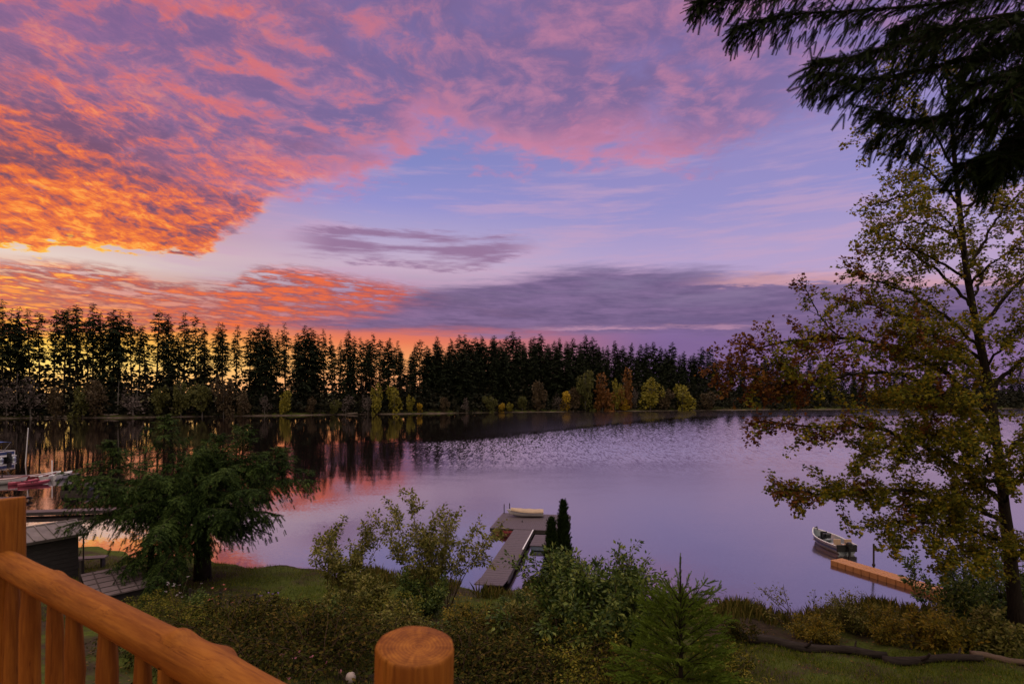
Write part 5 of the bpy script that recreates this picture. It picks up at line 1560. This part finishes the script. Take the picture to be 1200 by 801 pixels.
# pale stone and flowers on the slope
p = on_ground(411, 13.0, .05)
o = empty('garden_stone', p, 'smooth pale round stone on the slope left of the front post', 'stone')
bm_ = MB(); th = np.linspace(0, math.pi, 9)
bm_.tube([(0, 0, .12 - .13 * math.cos(q)) for q in th], [max(.004, .12 * math.sin(q) * (1 + .05 * math.sin(3 * q))) for q in th], 14)
bm_.build('stone', plain('pale_stone', (.42, .34, .33), .8, var=.15, scale=9, bump=.01), o, smooth=True)
def flowers(px, Y, n, col, nm, label, h=.5):
    rng = np.random.default_rng(int(px)); b_ = on_ground(px, Y)
    o = empty('flower_clump', b_, label, 'flowers', 'flowers on the slope')
    st, hd = MB(), MB(); P = []
    for k in range(n):
        x, y = rng.normal(0, .28, 2); hh = h * rng.uniform(.6, 1.1)
        st.tube([(x * .02, y * .02, 0), (x * .4, y * .4, hh * .5), (x, y, hh)], .006, 4); P.append((x, y, hh))
    P = np.repeat(np.array(P), 7, 0); m_ = len(P); D = rng.normal(0, 1, (m_, 3)); D[:, 2] = np.abs(D[:, 2]) * .6
    hd.inst(LEAF, frames(D, size=rng.uniform(.05, .08, m_)), P)
    st.build('stems', STEM, o); hd.build('blossoms', leaf_mat(nm, [tuple(c * .8 for c in col), col], .3), o)
flowers(321, 21.0, 9, (.30, .16, .55), 'violet_petals', 'violet flowers at the right end of the olive brambles', 1.3)
flowers(258, 20.4, 8, (.45, .14, .10), 'coral_petals', 'coral red flowers below the wire fence', 1.35)
flowers(207, 21.4, 12, (.42, .36, .40), 'pale_petals', 'pale seed heads beside the slender drooping fir', 1.3)
flowers(345, 12.8, 7, (.45, .16, .22), 'pink_petals', 'pink leaves low on the slope right of the handrail', .45)
flowers(388, 13.2, 4, (.42, .15, .20), 'rose_petals', 'a few rose pink leaves left of the pale stone', .3)

# ------------------------------------------------------------------ the deck railing in the foreground
def wood_mat(name, along='Z', ring=False):
    m, g, b = new_mat(name); t = m.node_tree
    tc = t.nodes.new('ShaderNodeTexCoord'); so = tc.outputs['Object']
    if ring:
        sp = t.nodes.new('ShaderNodeSeparateXYZ'); t.links.new(so, sp.inputs[0])
        w = g.vm('ADD', so, g.vm('MULTIPLY', g.vm('SUBTRACT', g.noise(so, 16, 3, .5, color=True), (.5, .5, .5)), (.022, .022, 0)))
        sp2 = t.nodes.new('ShaderNodeSeparateXYZ'); t.links.new(w, sp2.inputs[0])
        ox, oy = g.sub(sp2.outputs[0], .006), g.sub(sp2.outputs[1], -.004)
        r = g.m('SQRT', g.add(g.mul(ox, ox), g.mul(oy, oy)))
        rings = g.m('SINE', g.mul(r, 1150.0))
        ang = g.m('ARCTAN2', ox, oy)
        rays = g.noise(g.comb(g.mul(ang, 3.0), g.mul(r, 6), 0), 3.0, 3, .6)
        grain = g.mad(rings, .05, g.mad(rays, .32, g.mul(g.noise(so, 34, 5, .65), .62)))
        bm_ = .002
    else:
        v = g.vm('MULTIPLY', so, (1, 1, .06))
        n1 = g.mad(g.noise(v, 150, 5, .65, .4), .55, g.mul(g.noise(v, 34, 5, .6, .5), .45)); n2 = g.noise(g.vm('MULTIPLY', so, (1, 1, .25)), 9, 4, .6)
        grain = g.mad(n1, .6, g.mul(n2, .42)); bm_ = .0025
    if not ring:
        crack = g.m('ABSOLUTE', g.sub(g.noise(g.vm('MULTIPLY', so, (1, 1, .025)), 30, 3, .55), .5))
        grain = g.sub(grain, g.mul(g.sub(1.0, g.ss(crack, .001, .008)), .11))
    c = g.ramp(grain, [(.25, (.07, .018, .002)), (.45, (.18, .054, .008)), (.58, (.29, .100, .014)), (.75, (.39, .155, .026))])
    t.links.new(c, b.inputs['Base Color'])
    b.inputs['Roughness'].default_value = .6; b.inputs['Specular IOR Level'].default_value = .14
    bp = t.nodes.new('ShaderNodeBump'); bp.inputs['Strength'].default_value = .7; bp.inputs['Distance'].default_value = bm_
    t.links.new(grain, bp.inputs['Height']); t.links.new(bp.outputs[0], b.inputs['Normal'])
    return m
CEDAR_LOG = wood_mat('oiled_cedar_log'); CEDAR_END = wood_mat('cedar_end_grain', ring=True)
DECK_Z = EYE - 1.55
A_ = Vector((-1.82, 2.035, 0)); B_ = Vector((-.147, .865, 0))
RAIL_Z = EYE - .597


def log_mesh(mb, L, r, rng, n=26, seg=28, taper=0.0, knots=(), flat=0.0, mat=0):
    """peeled log along local z from 0 to L: bumps, facets left by the drawknife, knots at (z, angle, size)"""
    z = np.linspace(0, L, n); th = np.linspace(0, 2 * np.pi, seg, endpoint=False)
    Zg, Tg = np.meshgrid(z, th, indexing='ij')
    k = rng.uniform(0, 6.28, 6)
    rr = r * (1 - taper * Zg / L) * (1 + .020 * np.sin(Tg * 2 + k[0] + Zg * 1.5) + .014 * np.sin(Tg * 5 + k[1] + Zg * 3) + .018 * np.sin(Zg * 9 + k[2]) * np.sin(Tg + k[3]) + .008 * np.sin(Tg * 9 + Zg * 7 + k[4]))
    for kz, ka, ks in knots:
        da = np.angle(np.exp(1j * (Tg - ka)))
        rr = rr + ks * np.exp(-((Zg - kz) / .030) ** 2 - (da * r / .026) ** 2) + ks * .35 * np.exp(-((Zg - kz) / .09) ** 2 - (da * r / .06) ** 2)
    bend = .006 * np.sin(Zg * 3.1 + k[5])
    V = np.stack([rr * np.cos(Tg) + bend, rr * np.sin(Tg), Zg], -1)
    i = np.arange(n - 1)[:, None] * seg; j = np.arange(seg)[None]; j2 = (j + 1) % seg
    mb.add(V.reshape(-1, 3), np.stack([i + j, i + j2, i + seg + j2, i + seg + j], -1).reshape(-1, 4), mat)
    return V


def post_part(name, L, r, seed, top_tilt=(0, 0), groove=None):
    rng = np.random.default_rng(seed); mb = MB(); seg = 96
    V = log_mesh(mb, L, r, rng, n=40, seg=seg)
    base = mb.v[0]
    if groove is not None:
        th = np.arctan2(base[:, 1], base[:, 0]); dd = np.abs(np.angle(np.exp(1j * (th - groove))))
        base[:, :2] *= (1 - .10 * np.exp(-(dd / .035) ** 2))[:, None]
        for q, a_ in ((.7, .04), (1.15, .025), (1.7, .03), (2.4, .02), (-.5, .03)):
            dd = np.abs(np.angle(np.exp(1j * (th - groove - q)))); base[:, :2] *= (1 - a_ * np.exp(-(dd / .03) ** 2))[:, None]
    # rounded upper edge and the sawn top
    top = base[-seg:].copy(); c0 = top.mean(0)
    rings = [(1.0, 0), (.985, .0035), (.955, .006), (.6, .0065), (.25, .0065), (.03, .0065)]
    prev = np.arange(seg) + (mb.n - seg)
    for k, (q, dz) in enumerate(rings[1:]):
        ring = c0 + (top - c0) * q; ring[:, 2] += dz + 0
        st = mb.n; cur = np.arange(seg) + st; nxt = np.roll(np.arange(seg), -1)
        mb.v.append(ring); mb.n += seg
        mb.p.append((np.stack([prev, prev[nxt], cur[nxt], cur], -1), 1 if k >= 2 else 0)); prev = cur
    mb.p.append((prev[None], 1))
    tilt = np.array(top_tilt)
    allv = np.concatenate(mb.v); f = np.clip((allv[:, 2] - (L - .05)) / .05, 0, 1)
    allv[:, 2] += f * (allv[:, 0] * tilt[0] + allv[:, 1] * tilt[1])
    mb.v = [allv]
    return mb


def railing():
    o = empty('deck_railing', (B_.x, B_.y, DECK_Z), 'orange cedar log railing with one log handrail in the near corner', 'railing')
    base = Vector(o.location)
    mb = post_part('post', EYE - .388 - DECK_Z, .0585, 3, (-.06, .10), groove=math.radians(232))
    p = mb.build('post', [CEDAR_LOG, CEDAR_END], o, smooth=True); p.location = (0, 0, 0)
    mb = post_part('post', EYE - .385 - DECK_Z, .066, 4, (.10, -.05))
    p = mb.build('post', [CEDAR_LOG, CEDAR_END], o, smooth=True); p.location = A_ + Vector((0, 0, DECK_Z)) - base
    # handrail
    d_ = (B_ - A_); L = d_.length; rng = np.random.default_rng(6)
    mb = MB(); log_mesh(mb, L, .043, rng, n=150, seg=56, knots=((.50, 1.2, .006), (.44, -.4, .006), (.62, 1.9, .005), (1.30, 1.7, .014), (1.42, .35, .012), (.95, 2.4, .005), (1.5, 2.2, .008)))
    mb.p.append((np.arange(56)[None], 0))
    r = mb.build('handrail', CEDAR_LOG, o, smooth=True)
    z_ = d_.normalized(); y_ = Vector((0, 0, 1)); x_ = y_.cross(z_)
    M = Matrix((x_, y_, z_)).transposed().to_4x4()
    M.translation = A_ + Vector((0, 0, RAIL_Z)) - base; r.matrix_local = M
    mb = MB(); log_mesh(mb, L, .040, rng, n=60, seg=32)
    r = mb.build('lower_rail', CEDAR_LOG, o, smooth=True)
    M2 = M.copy(); M2.translation = A_ + Vector((0, 0, DECK_Z + .12)) - base; r.matrix_local = M2
    # balusters: peeled half poles between the rails
    for k, px in enumerate((10, 33, 60, 89, 123, 162, 206, 256, 312, 376, 446)):
        a = (px - 600) / FOC
        t = (a * A_.y - A_.x) / (d_.x - a * d_.y)          # where the sight line meets the rail in plan
        q = A_ + d_ * t
        if t > .95: continue
        rng = np.random.default_rng(100 + k); mb = MB()
        V = log_mesh(mb, RAIL_Z - DECK_Z - .17, .029 + .004 * math.sin(k * 2.1), rng, n=26, seg=28, knots=((.3 + .1 * (k % 4), 2 + k, .004),))
        mb.v[0][:, 1] *= .8
        f = np.clip((mb.v[0][:, 2] - (RAIL_Z - DECK_Z - .17 - .12)) / .12, 0, 1); mb.v[0][:, :2] *= (1 - .25 * f)[:, None]
        b = mb.build('baluster', CEDAR_LOG, o, smooth=True)
        b.location = q + Vector((0, 0, DECK_Z + .15)) - base; b.rotation_euler = (R(rng.uniform(-1, 1)), R(rng.uniform(-1.5, 1.5)), rng.uniform(0, 3))
railing()

# the deck that carries it
o = empty('wooden_deck', (0, 0, DECK_Z), 'raised cedar plank deck under the log railing', 'deck')
mb = MB(); n_ = Vector((-(B_ - A_).y, (B_ - A_).x, 0)).normalized(); ang = math.atan2((B_ - A_).y, (B_ - A_).x)
ctr = (A_ + B_) / 2
for k in range(22):
    c = ctr - n_ * (-.12 + k * .145 + .07); mb.box((c.x, c.y, -.02), (7.0, .138, .04), rz=ang)
mb.build('deck_boards', CEDAR_LOG, o)
mb = MB()
for k in (0, 1.5, 3.0): c = ctr - n_ * k; mb.box((c.x, c.y, -.14), (6.8, .09, .19), rz=ang)
mb.build('joists', CEDAR_LOG, o)
for k, s_ in ((0, -2.8), (0, 2.8), (3.0, -2.8), (3.0, 2.8)):
    c = ctr - n_ * k + (B_ - A_).normalized() * s_; h = DECK_Z - .24 - gz(c.x, c.y) + .3
    mb = MB(); mb.box((c.x, c.y, -.24 - h / 2), (.2, .2, h), rz=ang); mb.build('support_post', CEDAR_LOG, o)
